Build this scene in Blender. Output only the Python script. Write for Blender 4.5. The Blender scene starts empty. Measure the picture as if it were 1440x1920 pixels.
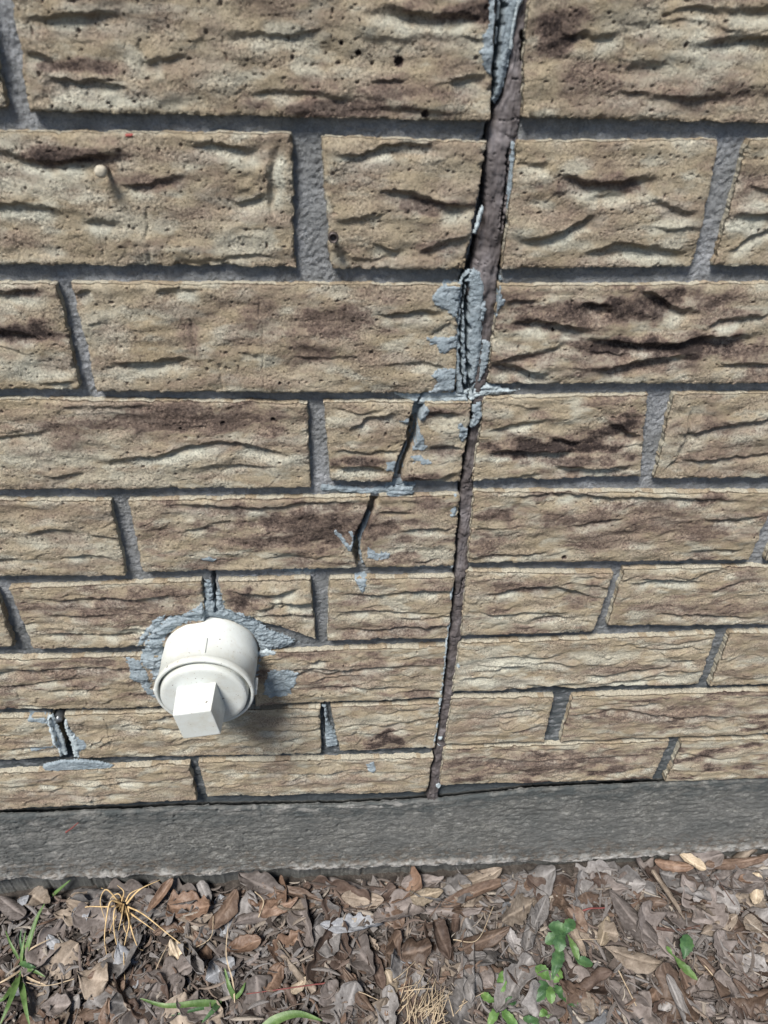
import bpy, math, random
import numpy as np
from mathutils import Matrix, Vector

# ------------------------------------------------------------------ camera
# all wall measurements are in millimetres: u = along the wall, v = up, d = out of the wall
F = 1350.0
PITCH, YAW, ROLL = 6.37894437e-01, -7.86798824e-02, 2.62209222e-02
CAM = np.array([0.0, -369.002, 59.282])
GROUND = -687.0
def cam_matrix():
    cp, sp = math.cos(PITCH), math.sin(PITCH); cy, sy = math.cos(YAW), math.sin(YAW); cr, sr = math.cos(ROLL), math.sin(ROLL)
    Rx = np.array([[1,0,0],[0,cp,sp],[0,-sp,cp]]); Rz = np.array([[cy,-sy,0],[sy,cy,0],[0,0,1]])
    base = np.array([[1,0,0],[0,0,1],[0,1,0]], float).T
    return Rz @ Rx @ base @ np.array([[cr,-sr,0],[sr,cr,0],[0,0,1]])
M = cam_matrix()
def world(p):                       # mm (u, y, v) -> metres with the ground at z = 0
    p = np.asarray(p, float)
    return np.stack([p[...,0], p[...,1], p[...,2] - GROUND], -1) / 1000.0
scene = bpy.context.scene
col = scene.collection
cd = bpy.data.cameras.new('camera'); cam = bpy.data.objects.new('camera', cd); col.objects.link(cam)
cd.sensor_fit = 'VERTICAL'; cd.sensor_height = 36.0; cd.sensor_width = 27.0; cd.lens = F / 1920 * 36
m4 = Matrix.Identity(4)
for i in range(3):
    m4[i][0] = M[i,0]; m4[i][1] = M[i,1]; m4[i][2] = -M[i,2]; m4[i][3] = world(CAM)[i]
cam.matrix_world = m4
cd.clip_start = 0.01; cd.clip_end = 200
cd.dof.use_dof = True; cd.dof.focus_distance = 0.60; cd.dof.aperture_fstop = 15.0
scene.camera = cam

# ------------------------------------------------------------------ light
w = bpy.data.worlds.new('World'); scene.world = w; w.use_nodes = True
nt = w.node_tree; nt.nodes.clear()
sk = nt.nodes.new('ShaderNodeTexSky'); bg = nt.nodes.new('ShaderNodeBackground'); wo = nt.nodes.new('ShaderNodeOutputWorld')
LDIR = Vector((-0.30, -0.42, 0.86)).normalized()      # towards the light
sk.sky_type = 'NISHITA'; sk.sun_disc = False
sk.sun_elevation = math.asin(LDIR.z); sk.sun_rotation = math.atan2(LDIR.x, LDIR.y)
bg.inputs['Strength'].default_value = 0.072
nt.links.new(sk.outputs[0], bg.inputs[0]); nt.links.new(bg.outputs[0], wo.inputs[0])
sd = bpy.data.lights.new('sun', 'SUN'); so = bpy.data.objects.new('sun', sd); col.objects.link(so)
sd.energy = 4.6; sd.angle = math.radians(17); sd.color = (1.0, 0.965, 0.915)
so.rotation_euler = LDIR.to_track_quat('Z', 'Y').to_euler(); so.location = (0, -2, 3)
vs = scene.view_settings; vs.view_transform = 'Standard'; vs.look = 'None'; vs.gamma = 1; vs.exposure = 0.62
try: vs.use_curve_mapping = False
except Exception: pass
scene.render.engine = 'CYCLES'

# ------------------------------------------------------------------ helpers
def W(px, py, d=0.0):               # a traced point of the photo, put on the wall plane standing d mm proud
    dr = M @ np.array([px-720.0, -(py-960.0), F]); t = (-d - CAM[1]) / dr[1]
    p = CAM + dr*t; return p[0], p[2]
def WL(l, d=0.0):                   # flat list of pixels -> array of (u, v)
    return np.array([W(l[i], l[i+1], d) for i in range(0, len(l), 2)])
def G(px, py, z=GROUND):            # a traced point put on the ground
    dr = M @ np.array([px-720.0, -(py-960.0), F]); t = (z - CAM[2]) / dr[2]
    p = CAM + dr*t; return np.array([p[0], p[1]])
def _h(ix, iy, s):
    n = (ix.astype(np.int64)*374761393 + iy.astype(np.int64)*668265263 + s*1274126177) & 0xffffffff
    n = ((n ^ (n >> 13)) * 1103515245 + 12345) & 0xffffffff
    n = ((n ^ (n >> 15)) * 2246822519) & 0xffffffff
    n = n ^ (n >> 13)
    return (n & 0xffffff) / float(0xffffff)
def noise(x, y, s=0):
    x = np.asarray(x, float); y = np.asarray(y, float)
    ix = np.floor(x); iy = np.floor(y); fx = x-ix; fy = y-iy; ix = ix.astype(np.int64); iy = iy.astype(np.int64)
    def g(a, b):
        an = _h(ix+a, iy+b, s)*2*np.pi
        return np.cos(an)*(fx-a) + np.sin(an)*(fy-b)
    sx = fx*fx*fx*(fx*(fx*6-15)+10); sy = fy*fy*fy*(fy*(fy*6-15)+10)
    a = g(0,0); b = g(1,0); c = g(0,1); d = g(1,1)
    return ((a+(b-a)*sx)*(1-sy) + (c+(d-c)*sx)*sy)*1.5
def fbm(x, y, s=0, o=3, lac=2.1, gain=.5):
    r = 0; a = 1.0; t = 0
    for k in range(o):
        r = r + a*noise(x, y, s+k*17); t += a; a *= gain; x = x*lac+3.1; y = y*lac-1.7
    return r/t*1.4
def sstep(a, b, x):
    t = np.clip((x-a)/(b-a), 0, 1); return t*t*(3-2*t)
def pits(U, V, cell, rmin, rmax, dens, s):
    cx = np.floor(U/cell); cy = np.floor(V/cell); ix = cx.astype(np.int64); iy = cy.astype(np.int64)
    r = rmin + (rmax-rmin)*_h(ix, iy, s)**2
    px = (cx + .3 + .4*_h(ix, iy, s+1))*cell; py = (cy + .3 + .4*_h(ix, iy, s+2))*cell
    e = 0.6+_h(ix, iy, s+4)
    on = _h(ix, iy, s+3) < dens
    d = np.sqrt(((U-px)/e)**2 + ((V-py)*e)**2)
    return np.where(on, sstep(r*1.15, r*.55, d), 0)
def polydist(P, U, V):
    """nearest distance to a polyline, signed side (+ = left of travel) and how far along (0..1)"""
    best = np.full(U.shape, 1e9); side = np.ones(U.shape); tt = np.zeros(U.shape)
    L = np.hypot(*(P[1:]-P[:-1]).T); cum = np.concatenate([[0], np.cumsum(L)]); tot = cum[-1]
    for k in range(len(P)-1):
        a = P[k]; b = P[k+1]; d = b-a; l2 = max((d**2).sum(), 1e-9)
        t = np.clip(((U-a[0])*d[0] + (V-a[1])*d[1])/l2, 0, 1)
        q = np.hypot(U-a[0]-t*d[0], V-a[1]-t*d[1])
        cr = d[0]*(V-a[1]) - d[1]*(U-a[0])
        m = q < best
        best = np.where(m, q, best); side = np.where(m, np.sign(cr), side); tt = np.where(m, (cum[k]+t*L[k])/tot, tt)
    return best, side, tt
def smooth_line(P, n=3):            # Chaikin
    for _ in range(n):
        q = [P[0]]
        for i in range(len(P)-1):
            q += [P[i]*.75+P[i+1]*.25, P[i]*.25+P[i+1]*.75]
        q.append(P[-1]); P = np.array(q)
    return P
def inside(P, U, V):
    r = np.zeros(U.shape, bool); j = len(P)-1
    for i in range(len(P)):
        xi, yi = P[i]; xj, yj = P[j]
        c = ((yi > V) != (yj > V)) & (U < (xj-xi)*(V-yi)/((yj-yi) if abs(yj-yi) > 1e-9 else 1e-9)+xi)
        r ^= c; j = i
    return r
def psd(P, U, V):                   # signed distance to a closed polygon, + inside
    d, _, _ = polydist(np.vstack([P, P[:1]]), U, V)
    return np.where(inside(P, U, V), d, -d)

def mk(name, V, F4, mat, parent=None, attrs=None, smooth=True):
    me = bpy.data.meshes.new(name)
    V = np.asarray(V, np.float32); F4 = np.asarray(F4, np.int32); k = F4.shape[1]
    me.vertices.add(len(V)); me.vertices.foreach_set('co', V.ravel())
    me.loops.add(F4.size); me.loops.foreach_set('vertex_index', F4.ravel())
    me.polygons.add(len(F4)); me.polygons.foreach_set('loop_start', np.arange(0, F4.size, k, dtype=np.int32))
    me.polygons.foreach_set('loop_total', np.full(len(F4), k, np.int32))
    me.polygons.foreach_set('use_smooth', np.full(len(F4), smooth, bool))
    me.update(calc_edges=True)
    for an, av in (attrs or {}).items():
        a = me.color_attributes.new(an, 'FLOAT_COLOR', 'POINT')
        c = np.ones((len(V), 4), np.float32); c[:, :av.shape[1]] = av; a.data.foreach_set('color', c.ravel())
    if mat: me.materials.append(mat)
    o = bpy.data.objects.new(name, me); col.objects.link(o)
    if parent: o.parent = parent
    return o
def gridfaces(nu, nv, base=0):
    i = np.arange(nu*nv).reshape(nv, nu) + base
    return np.stack([i[:-1,:-1], i[:-1,1:], i[1:,1:], i[1:,:-1]], -1).reshape(-1, 4)
def tag(o, label=None, cat=None, group=None, kind=None):
    if label: o['label'] = label
    if cat: o['category'] = cat
    if group: o['group'] = group
    if kind: o['kind'] = kind
    return o
def empty(name, p=(0,0,0)):
    o = bpy.data.objects.new(name, None); o.empty_display_size = .02; col.objects.link(o); o.location = p; return o
def reparent(o, parent):
    o.parent = parent; o.matrix_parent_inverse = Matrix.Translation(parent.location).inverted(); return o

# ------------------------------------------------------------------ materials
class NT:
    def __init__(s, name, rough=.9):
        s.m = bpy.data.materials.new(name); s.m.use_nodes = True; s.t = s.m.node_tree
        s.b = s.t.nodes['Principled BSDF']; s.b.inputs['Roughness'].default_value = rough
        s.b.inputs['Specular IOR Level'].default_value = .25
        s.co = s.t.nodes.new('ShaderNodeTexCoord').outputs['Object']
    def n(s, typ, **kw):
        x = s.t.nodes.new(typ)
        for k, v in kw.items(): setattr(x, k, v)
        return x
    def l(s, a, b): s.t.links.new(a, b)
    def noise(s, scale, detail=4, rough=.6, vec=None, dist=0):
        x = s.n('ShaderNodeTexNoise'); x.inputs['Scale'].default_value = scale; x.inputs['Detail'].default_value = detail
        x.inputs['Roughness'].default_value = rough; x.inputs['Distortion'].default_value = dist
        s.l(vec or s.co, x.inputs['Vector']); return x.outputs['Fac']
    def ramp(s, fac, stops):
        x = s.n('ShaderNodeValToRGB'); e = x.color_ramp.elements
        while len(e) < len(stops): e.new(.5)
        for i, (p, c) in enumerate(stops):
            e[i].position = p; e[i].color = (*c, 1) if len(c) == 3 else c
        s.l(fac, x.inputs['Fac']); return x.outputs['Color']
    def mix(s, fac, a, b, typ='MIX'):
        x = s.n('ShaderNodeMix', data_type='RGBA', blend_type=typ)
        for inp, v in ((x.inputs['Factor'], fac), (x.inputs['A'], a), (x.inputs['B'], b)):
            if isinstance(v, (int, float)): inp.default_value = v
            elif isinstance(v, tuple): inp.default_value = (*v, 1)
            else: s.l(v, inp)
        return x.outputs['Result']
    def math(s, op, a, b=0.0):
        x = s.n('ShaderNodeMath', operation=op)
        for i, v in enumerate((a, b)):
            if isinstance(v, (int, float)): x.inputs[i].default_value = v
            else: s.l(v, x.inputs[i])
        return x.outputs[0]
    def bump(s, h, dist, strength=1.0, prev=None):
        x = s.n('ShaderNodeBump'); x.inputs['Distance'].default_value = dist; x.inputs['Strength'].default_value = strength
        s.l(h, x.inputs['Height'])
        if prev is not None: s.l(prev, x.inputs['Normal'])
        return x.outputs['Normal']
    def fin(s, c, nrm=None):
        if isinstance(c, tuple): s.b.inputs['Base Color'].default_value = (*c, 1)
        else: s.l(c, s.b.inputs['Base Color'])
        if nrm is not None: s.l(nrm, s.b.inputs['Normal'])
        return s.m

def brick_mat():
    s = NT('tan_brick', .93)
    a = s.n('ShaderNodeVertexColor', layer_name='mask'); sep = s.n('ShaderNodeSeparateColor'); s.l(a.outputs['Color'], sep.inputs[0])
    dark, slip_highlight, rgh = sep.outputs[0], sep.outputs[1], sep.outputs[2]
    big = s.noise(28, 4, .6); fine = s.noise(520, 3, .7); mid = s.noise(140, 4, .65)
    base = s.ramp(big, [(.3, (.405,.325,.215)), (.5, (.495,.412,.288)), (.68, (.585,.513,.385))])
    pink = s.ramp(s.noise(45, 3, .6, dist=.6), [(.60, (0,0,0)), (.74, (1,1,1))])
    base = s.mix(s.math('MULTIPLY', pink, .35), base, (.38,.235,.19))
    base = s.mix(s.math('MULTIPLY', rgh, .35), base, (.37,.305,.25))
    base = s.mix(slip_highlight, base, (.72,.715,.60))
    dm = s.math('ADD', dark, s.math('MULTIPLY', s.math('SUBTRACT', s.math('ADD', s.math('MULTIPLY', mid, .45), s.math('MULTIPLY', fine, .55)), .5), s.math('MULTIPLY', dark, 2.6)))
    dcl = s.n('ShaderNodeClamp'); s.l(dm, dcl.inputs[0])
    d1 = s.n('ShaderNodeClamp'); s.l(s.math('MULTIPLY', dcl.outputs[0], 1.7), d1.inputs[0])
    d2 = s.n('ShaderNodeClamp'); s.l(s.math('SUBTRACT', s.math('MULTIPLY', dcl.outputs[0], 2.0), .85), d2.inputs[0])
    base = s.mix(s.math('MULTIPLY', d1.outputs[0], .8), base, (.27,.19,.158))
    base = s.mix(s.math('MULTIPLY', d2.outputs[0], .95), base, (.050,.036,.033))
    sp = s.ramp(s.noise(800, 3, .7), [(.30, (.35,.33,.32)), (.5, (1,1,1)), (.70, (1.42,1.4,1.36))])
    base = s.mix(s.math('ADD', .35, s.math('MULTIPLY', rgh, .6)), base, sp, 'MULTIPLY')
    iron = s.ramp(s.noise(260, 2, .5), [(.235, (1,1,1)), (.255, (0,0,0))])
    base = s.mix(iron, base, (.045,.032,.028))
    n1 = s.bump(s.noise(380, 6, .8), .0036, 1.0)
    n2 = s.bump(s.noise(1100, 3, .7), .0011, .9, n1)
    return s.fin(base, n2)
def stone_mat(name, c0, c1, c2, sc=120, rough=.95, b1=.0016, b2=.0007, stain=None, attr=None, streak=False):
    s = NT(name, rough)
    f = s.noise(sc, 5, .7); f2 = s.noise(sc*6, 3, .7); big = s.noise(sc*.12, 4, .6)
    c = s.ramp(f, [(.3, c0), (.5, c1), (.7, c2)])
    c = s.mix(.55, c, s.ramp(f2, [(.3, (.5,.5,.5)), (.55, (1,1,1)), (.75, (1.3,1.3,1.3))]), 'MULTIPLY')
    if streak:
        mp = s.n('ShaderNodeMapping'); mp.inputs['Scale'].default_value = (.45, .45, 1); s.l(s.co, mp.inputs[0])
        c = s.mix(.75, c, s.ramp(s.noise(95, 5, .7, mp.outputs[0]), [(.34, (.7,.71,.71)), (.52, (1,1,1)), (.66, (1.4,1.4,1.36))]), 'MULTIPLY')
        wet = s.n('ShaderNodeSeparateXYZ'); s.l(s.co, wet.inputs[0])
        c = s.mix(s.ramp(s.noise(9, 3, .6), [(.42, (0,0,0)), (.62, (.75,.75,.75))]), c, (.21,.21,.20))
    if stain: c = s.mix(s.ramp(big, [(.42, (0,0,0)), (.66, (.8,.8,.8))]), c, stain)
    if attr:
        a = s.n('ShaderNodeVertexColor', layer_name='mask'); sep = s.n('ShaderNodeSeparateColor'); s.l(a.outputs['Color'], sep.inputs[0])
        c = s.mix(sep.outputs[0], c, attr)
        if streak: c = s.mix(s.math('MULTIPLY', sep.outputs[1], .7), c, (.15,.115,.085))
        if streak: c = s.mix(s.math('MULTIPLY', sep.outputs[2], .75), c, (.075,.088,.09))
    n1 = s.bump(s.noise(sc*3, 5, .75), b1, .8); n2 = s.bump(s.noise(sc*9, 3, .7), b2, .9, n1)
    return s.fin(c, n2)
MB_ = brick_mat()
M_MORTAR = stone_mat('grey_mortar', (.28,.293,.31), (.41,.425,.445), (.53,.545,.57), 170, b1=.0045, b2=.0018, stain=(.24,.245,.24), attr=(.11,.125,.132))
M_SMEAR = stone_mat('smeared_filler', (.19,.23,.255), (.275,.325,.355), (.37,.42,.45), 110, .85, .0022, .0008)
M_PALE = stone_mat('pale_caulk', (.33,.385,.405), (.43,.49,.51), (.53,.59,.61), 110, .75, .0015, .0006)
M_CONC = stone_mat('old_concrete', (.12,.12,.112), (.21,.208,.193), (.38,.375,.35), 150, .95, .003, .0018, (.12,.125,.12), attr=(.50,.48,.45), streak=True)
M_SOIL = stone_mat('leaf_soil', (.032,.027,.024), (.06,.051,.044), (.11,.095,.083), 140, 1, .002, .001)
def seal_mat():
    s = NT('brown_sealant', .62)
    c = s.ramp(s.noise(60, 4, .6), [(.28, (.055,.047,.046)), (.5, (.10,.088,.087)), (.7, (.20,.185,.188))])
    st = s.n('ShaderNodeMapping'); st.inputs['Scale'].default_value = (1, 1, .12); s.l(s.co, st.inputs[0])
    c = s.mix(.4, c, s.ramp(s.noise(500, 3, .6, st.outputs[0]), [(.3,(.55,.55,.55)),(.6,(1.2,1.15,1.15))]), 'MULTIPLY')
    return s.fin(c, s.bump(s.noise(420, 4, .6, st.outputs[0]), .0006, .6))
M_SEAL = seal_mat()
def pvc_mat():
    s = NT('white_pvc', .38); s.b.inputs['Specular IOR Level'].default_value = .45
    c = s.ramp(s.noise(40, 4, .6), [(.35, (.50,.515,.48)), (.65, (.56,.585,.57))])
    c = s.mix(s.ramp(s.noise(330, 2, .5), [(.262, (1,1,1)), (.285, (0,0,0))]), c, (.13,.11,.09))
    c = s.mix(s.math('MULTIPLY', s.ramp(s.noise(70, 6, .75), [(.48, (0,0,0)), (.66, (1,1,1))]), .45), c, (.42,.39,.32))
    c = s.mix(s.ramp(s.noise(800, 2, .5), [(.265, (1,1,1)), (.29, (0,0,0))]), c, (.25,.2,.16))
    return s.fin(c, s.bump(s.noise(300, 3, .6), .0003, .25))
M_PVC = pvc_mat()
def simple(name, c, rough=.6, metal=0, sc=300, var=.25, bump=.0004):
    s = NT(name, rough); s.b.inputs['Metallic'].default_value = metal
    d = tuple(x*(1-var) for x in c); e = tuple(min(1, x*(1+var)) for x in c)
    return s.fin(s.ramp(s.noise(sc, 4, .6), [(.35, d), (.65, e)]), s.bump(s.noise(sc*2, 3, .6), bump, .6))

# ------------------------------------------------------------------ brick layout, traced brick by brick
# TL, TR, BR, BL ; seed ; step (mm) ; roughness 0..1 ; number of procedural folds, fold height
BR = {
 'a1': (-360,-150, -62,-150, 10,202, -360,196), 'b1': (-8,-150, 936,-150, 918,227, 57,208), 'c1': (1000,-150, 1900,-150, 1850,240, 978,219),
 'a2': (-420,246, 546,250, 552,500, -330,492), 'b2': (602,256, 912,268, 872,507, 619,504), 'c2': (970,266, 1350,263, 1300,500, 941,505), 'd2': (1406,262, 2000,258, 1900,500, 1338,498),
 'a3': (-560,530, 105,533, 150,731, -420,726), 'b3': (134,531, 863,536, 852,738, 182,735), 'c3': (937,537, 1650,530, 1590,718, 913,721),
 'a4': (-140,748, 576,757, 582,915, -100,920), 'b4': (607,755, 885,756, 862,905, 622,903), 'c4': (908,748, 1215,742, 1200,893, 887,902), 'd4': (1265,740, 1840,738, 1740,890, 1227,898),
 'a5': (-420,940, 207,940, 236,1080, -360,1082), 'b5': (241,940, 862,930, 851,1062, 268,1073), 'c5': (888,923, 1460,925, 1404,1051, 878,1056), 'd5': (1486,925, 1900,925, 1800,1050, 1436,1052),
 'z6': (-560,1112, -10,1104, 26,1216, -480,1220), 'a6': (17,1104, 377,1090, 388,1214, 62,1218), 'c6': (409,1091, 582,1086, 591,1199, 422,1146), 'd6': (618,1086, 851,1083, 840,1198, 614,1203), 'e6': (875,1073, 1151,1075, 1112,1187, 865,1194), 'f6': (1171,1068, 1700,1060, 1610,1170, 1139,1176),
 'a7': (-180,1240, 318,1231, 330,1328, -140,1335), 'b7': (470,1226, 838,1213, 828,1309, 480,1325), 'c7': (862,1208, 1343,1190, 1309,1285, 849,1299), 'd7': (1370,1188, 1880,1180, 1790,1278, 1330,1288),
 'a8': (-300,1350, 92,1346, 116,1421, -250,1438), 'b8': (120,1342, 599,1328, 602,1415, 148,1423), 'c8': (620,1327, 825,1320, 815,1403, 638,1409), 'd8': (848,1310, 1038,1308, 1020,1392, 834,1398), 'e8': (1075,1307, 1580,1292, 1520,1374, 1050,1392),
 'a9': (-120,1457, 355,1434, 369,1502, -90,1524), 'b9': (372,1430, 811,1422, 800,1487, 389,1496), 'c9': (833,1405, 1256,1390, 1222,1462, 824,1474), 'd9': (1280,1390, 1720,1380, 1640,1452, 1247,1468),
}
BRICKS = {k: WL(v) for k, v in BR.items()}
for k in BRICKS:
    if int(k[1]) >= 6: BRICKS[k][2:, 1] += 1.0; BRICKS[k][:2, 1] -= .4
SIDE = {k: (0 if k[0] in 'z' or BRICKS[k][:,0].mean() < W(900, 600)[0]-0 and k not in ('c1','c2','c3','c4','c5') else 1) for k in BR}
for k in ('c1','c2','d2','c3','c4','d4','c5','d5','e6','f6','c7','d7','d8','e8','c9','d9'): SIDE[k] = 1
for k in ('a1','b1','a2','b2','a3','b3','a4','b4','a5','b5','z6','a6','c6','d6','a7','b7','a8','b8','c8','a9','b9'): SIDE[k] = 0
CFG = {k: [2.2, .9, .35] for k in BR}      # number of extra folds per 1000 mm2*.., height, dark level
for k in BR:
    r = int(k[1])
    CFG[k] = [1 if r <= 4 else 2 if r <= 5 else 4, .7 if r <= 5 else 1.15, .32]
for k in ('c1',): CFG[k] = [3, 1.0, .4]
for k in ('c3','c4'): CFG[k] = [2, .7, .5]
for k in ('a6','a7','b7','d6','e8','c9','d9','e6','f6'): CFG[k][2] = .5
for k in ('c9','d9','e8'): CFG[k][2] = .75
for k in ('a7','b7','a6','b5','c5'): CFG[k][2] = .55
CFG['c7'] = [16, 1.6, .2]; CFG['b8'] = [11, 1.2, .2]; CFG['c6'] = [5, 1.6, .45]
# folds of the clay face: brick, height (mm), pixels left to right; the clay stands proud above the line and falls back under it
FOLDS = [
 ('b1',1.6,[70,152,95,141,125,151,175,149,235,160,262,176]), ('b1',2.0,[665,32,690,22,725,15,780,26,850,30,905,29,935,16]), ('b1',.9,[262,118,300,108,355,105]), ('b1',1.1,[45,92,72,106,108,113]), ('b1',1.2,[30,40,90,30,150,27,200,22,262,30]), ('b1',.9,[430,190,500,168,600,174,700,196]), ('b1',1.4,[835,157,880,143,920,142]), ('b1',.8,[690,152,770,150]), ('b1',.8,[690,200,770,203,860,216]), ('b1',1.0,[400,70,470,60,540,66,620,50]),
 ('c1',1.2,[1163,131,1200,122,1255,119]), ('c1',2.0,[1280,96,1322,76,1440,68,1560,70]), ('c1',1.3,[1040,80,1080,60,1130,70,1180,50]), ('c1',1.0,[1100,180,1180,170,1260,185,1380,180]), ('c1',1.2,[1230,25,1300,10,1400,20,1500,10]),
 ('a2',1.7,[-60,270,0,281,30,291,60,303,100,306,150,296,210,289,270,288]), ('a2',1.1,[215,345,280,346,320,331,355,323]), ('a2',1.9,[335,270,390,265,440,276,510,281]), ('a2',1.5,[-60,388,0,382,50,382,130,397]), ('a2',1.4,[150,415,190,412,235,417]), ('a2',1.3,[435,382,470,376,503,357]), ('a2',.9,[310,486,400,490,450,476,525,482]),
 ('b2',1.8,[614,279,660,298,720,272,780,268,850,280]), ('b2',2.1,[700,358,750,355,800,372,850,388,905,380]), ('b2',1.0,[625,420,680,405,730,398]), ('b2',1.8,[775,472,810,467,835,452,895,438]), ('b2',1.0,[695,452,755,478]),
 ('c2',1.2,[965,296,1000,310,1040,303]), ('c2',2.2,[1030,327,1070,330,1100,343,1150,343,1200,332,1250,331]), ('c2',2.1,[955,445,1000,448,1045,439,1090,413,1140,398]), ('c2',2.1,[1085,476,1120,471,1150,455,1190,460,1250,467,1292,475]), ('c2',1.2,[1205,369,1240,375,1280,399,1322,394]), ('c2',.9,[1090,372,1140,366,1200,355]),
 ('d2',1.5,[1360,404,1400,400,1480,406]), ('d2',1.2,[1390,345,1440,360,1500,350]), ('d2',1.3,[1352,476,1385,462,1410,440,1480,420]),
 ('a3',1.5,[-40,548,0,547,40,545,92,541]), ('a3',1.7,[-40,622,0,622,40,622,84,640]), ('a3',1.2,[70,721,110,715,148,715]),
 ('b3',.9,[138,554,168,539]), ('b3',1.5,[285,549,320,540,382,540]), ('b3',2.1,[190,700,197,690,212,680,270,680,310,675,372,670]), ('b3',.8,[445,662,495,664]), ('b3',.9,[158,607,212,601]), ('b3',1.5,[700,590,750,590,785,580,840,588]), ('b3',.8,[715,686,760,678,800,680,842,691]), ('b3',.9,[805,628,848,601]),
 ('c3',3.0,[945,607,965,604,1000,602,1045,605,1090,617,1125,610]), ('c3',2.5,[1078,573,1115,566,1158,583]), ('c3',2.6,[1076,631,1120,636,1170,642,1220,647,1280,640,1310,630,1370,632,1460,622]), ('c3',1.8,[1306,622,1340,602,1370,597,1460,588]), ('c3',1.9,[920,676,970,668,1010,662,1045,650,1075,636]), ('c3',2.8,[1100,692,1145,692,1200,675,1260,668,1318,665]), ('c3',2.9,[914,679,960,687,1000,697,1040,704]), ('c3',2.2,[1195,538,1235,555,1260,580,1318,582]), ('c3',1.4,[1325,690,1380,680,1460,684]), ('c3',1.3,[940,570,980,560,1020,566]),
 ('a4',2.0,[165,873,215,860,280,857,310,852,330,840,380,832,425,825,475,835,530,850,582,855]), ('a4',1.1,[80,893,125,890,160,886]), ('a4',1.1,[360,876,425,872,525,876]), ('a4',.9,[-40,822,0,820,60,814,100,806]), ('a4',.9,[85,758,200,762,305,759]),
 ('b4',1.6,[650,810,670,797,692,783,722,778,760,774]), ('b4',1.4,[616,848,655,843,683,850,722,844,760,848]), ('b4',2.6,[618,872,655,878,690,873,717,880,736,888]), ('b4',2.0,[795,772,830,772,870,781]), ('b4',1.9,[798,840,830,837,850,836,870,843]), ('b4',2.4,[760,890,795,898,822,898,850,889,866,882]),
 ('c4',3.0,[900,853,905,850,940,845,980,847,1040,850,1095,844]), ('c4',2.3,[1026,820,1060,825,1095,833]), ('c4',1.6,[906,812,945,800,990,790,1045,786]), ('c4',2.3,[1140,788,1170,805,1210,828]), ('c4',2.6,[1025,869,1090,880,1145,875,1205,871]), ('c4',1.3,[905,901,970,895,1025,884]),
 ('d4',1.9,[1262,812,1310,812,1350,800,1400,790,1480,782]), ('d4',1.3,[1262,860,1320,865,1370,857,1480,848]),
 ('a5',1.5,[40,1006,75,992,105,990,155,998]), ('a5',.9,[-40,1052,0,1050,45,1046]), ('a5',1.2,[160,1002,220,1009]), ('a5',1.3,[110,1046,165,1037,226,1051]),
 ('b5',1.0,[385,981,445,977]), ('b5',1.5,[275,947,350,945,450,952,525,950,600,942,700,939]), ('b5',1.5,[735,997,778,993,805,989,839,992,856,989]), ('b5',1.3,[700,958,755,961,782,961]), ('b5',.9,[772,1054,820,1050]),
 ('c5',1.6,[890,946,920,930,970,932,1030,925,1100,927,1150,935,1220,930,1320,935,1415,941]), ('c5',1.2,[885,990,935,992]), ('c5',1.1,[1065,988,1120,975,1180,970]), ('c5',1.7,[1310,972,1370,977,1410,970,1442,964]), ('c5',1.1,[885,1040,970,1041,1045,1034]), ('c5',1.1,[1290,1034,1340,1030,1400,1031]),
 ('c6',2.4,[425,1105,470,1112,510,1118,545,1105,575,1100]), ('c6',1.8,[470,1140,500,1145,520,1130]), ('d6',1.3,[622,1112,700,1116,780,1108,848,1110]), ('d6',1.5,[620,1150,690,1142,770,1150,846,1146]), ('d6',1.4,[620,1180,700,1182,780,1172,842,1180]),
 ('e6',2.0,[880,1116,920,1115,970,1102,1020,1097,1060,1102,1110,1120,1148,1117]), ('e6',1.5,[880,1147,945,1155,1000,1145,1075,1149]),
 ('f6',1.5,[1165,1096,1220,1092,1270,1088,1325,1091]), ('f6',1.2,[1215,1148,1320,1152,1440,1160]), ('f6',1.3,[1325,1120,1345,1100,1400,1090]),
 ('a6',1.6,[35,1118,100,1126,180,1120,260,1124,370,1112]), ('a6',1.4,[60,1190,140,1186,220,1192,300,1180]), ('a6',1.0,[70,1150,150,1156,230,1150]),
 ('a7',1.5,[-40,1252,60,1256,140,1250,250,1256,300,1250]), ('a7',1.1,[40,1290,120,1296,220,1290]), ('b7',1.5,[500,1262,580,1250,660,1256,760,1246,834,1250]), ('b7',1.3,[560,1290,640,1284,720,1292,800,1284]),
 ('e8',1.6,[1080,1335,1130,1325,1200,1335,1262,1345,1330,1340,1440,1345]), ('c9',1.5,[835,1425,900,1418,980,1428,1080,1420,1240,1415]), ('a9',1.5,[-40,1480,60,1470,160,1475,260,1464,360,1462]), ('b9',1.3,[385,1455,480,1448,600,1452,700,1444,805,1448]),
]
FOLDS += [('a2',1.5,[514,420,500,382,506,340,502,300,524,258]), ('d4',1.3,[1238,890,1275,850,1290,800,1296,760]), ('b2',1.2,[610,262,612,330,622,380,630,430])]
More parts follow.
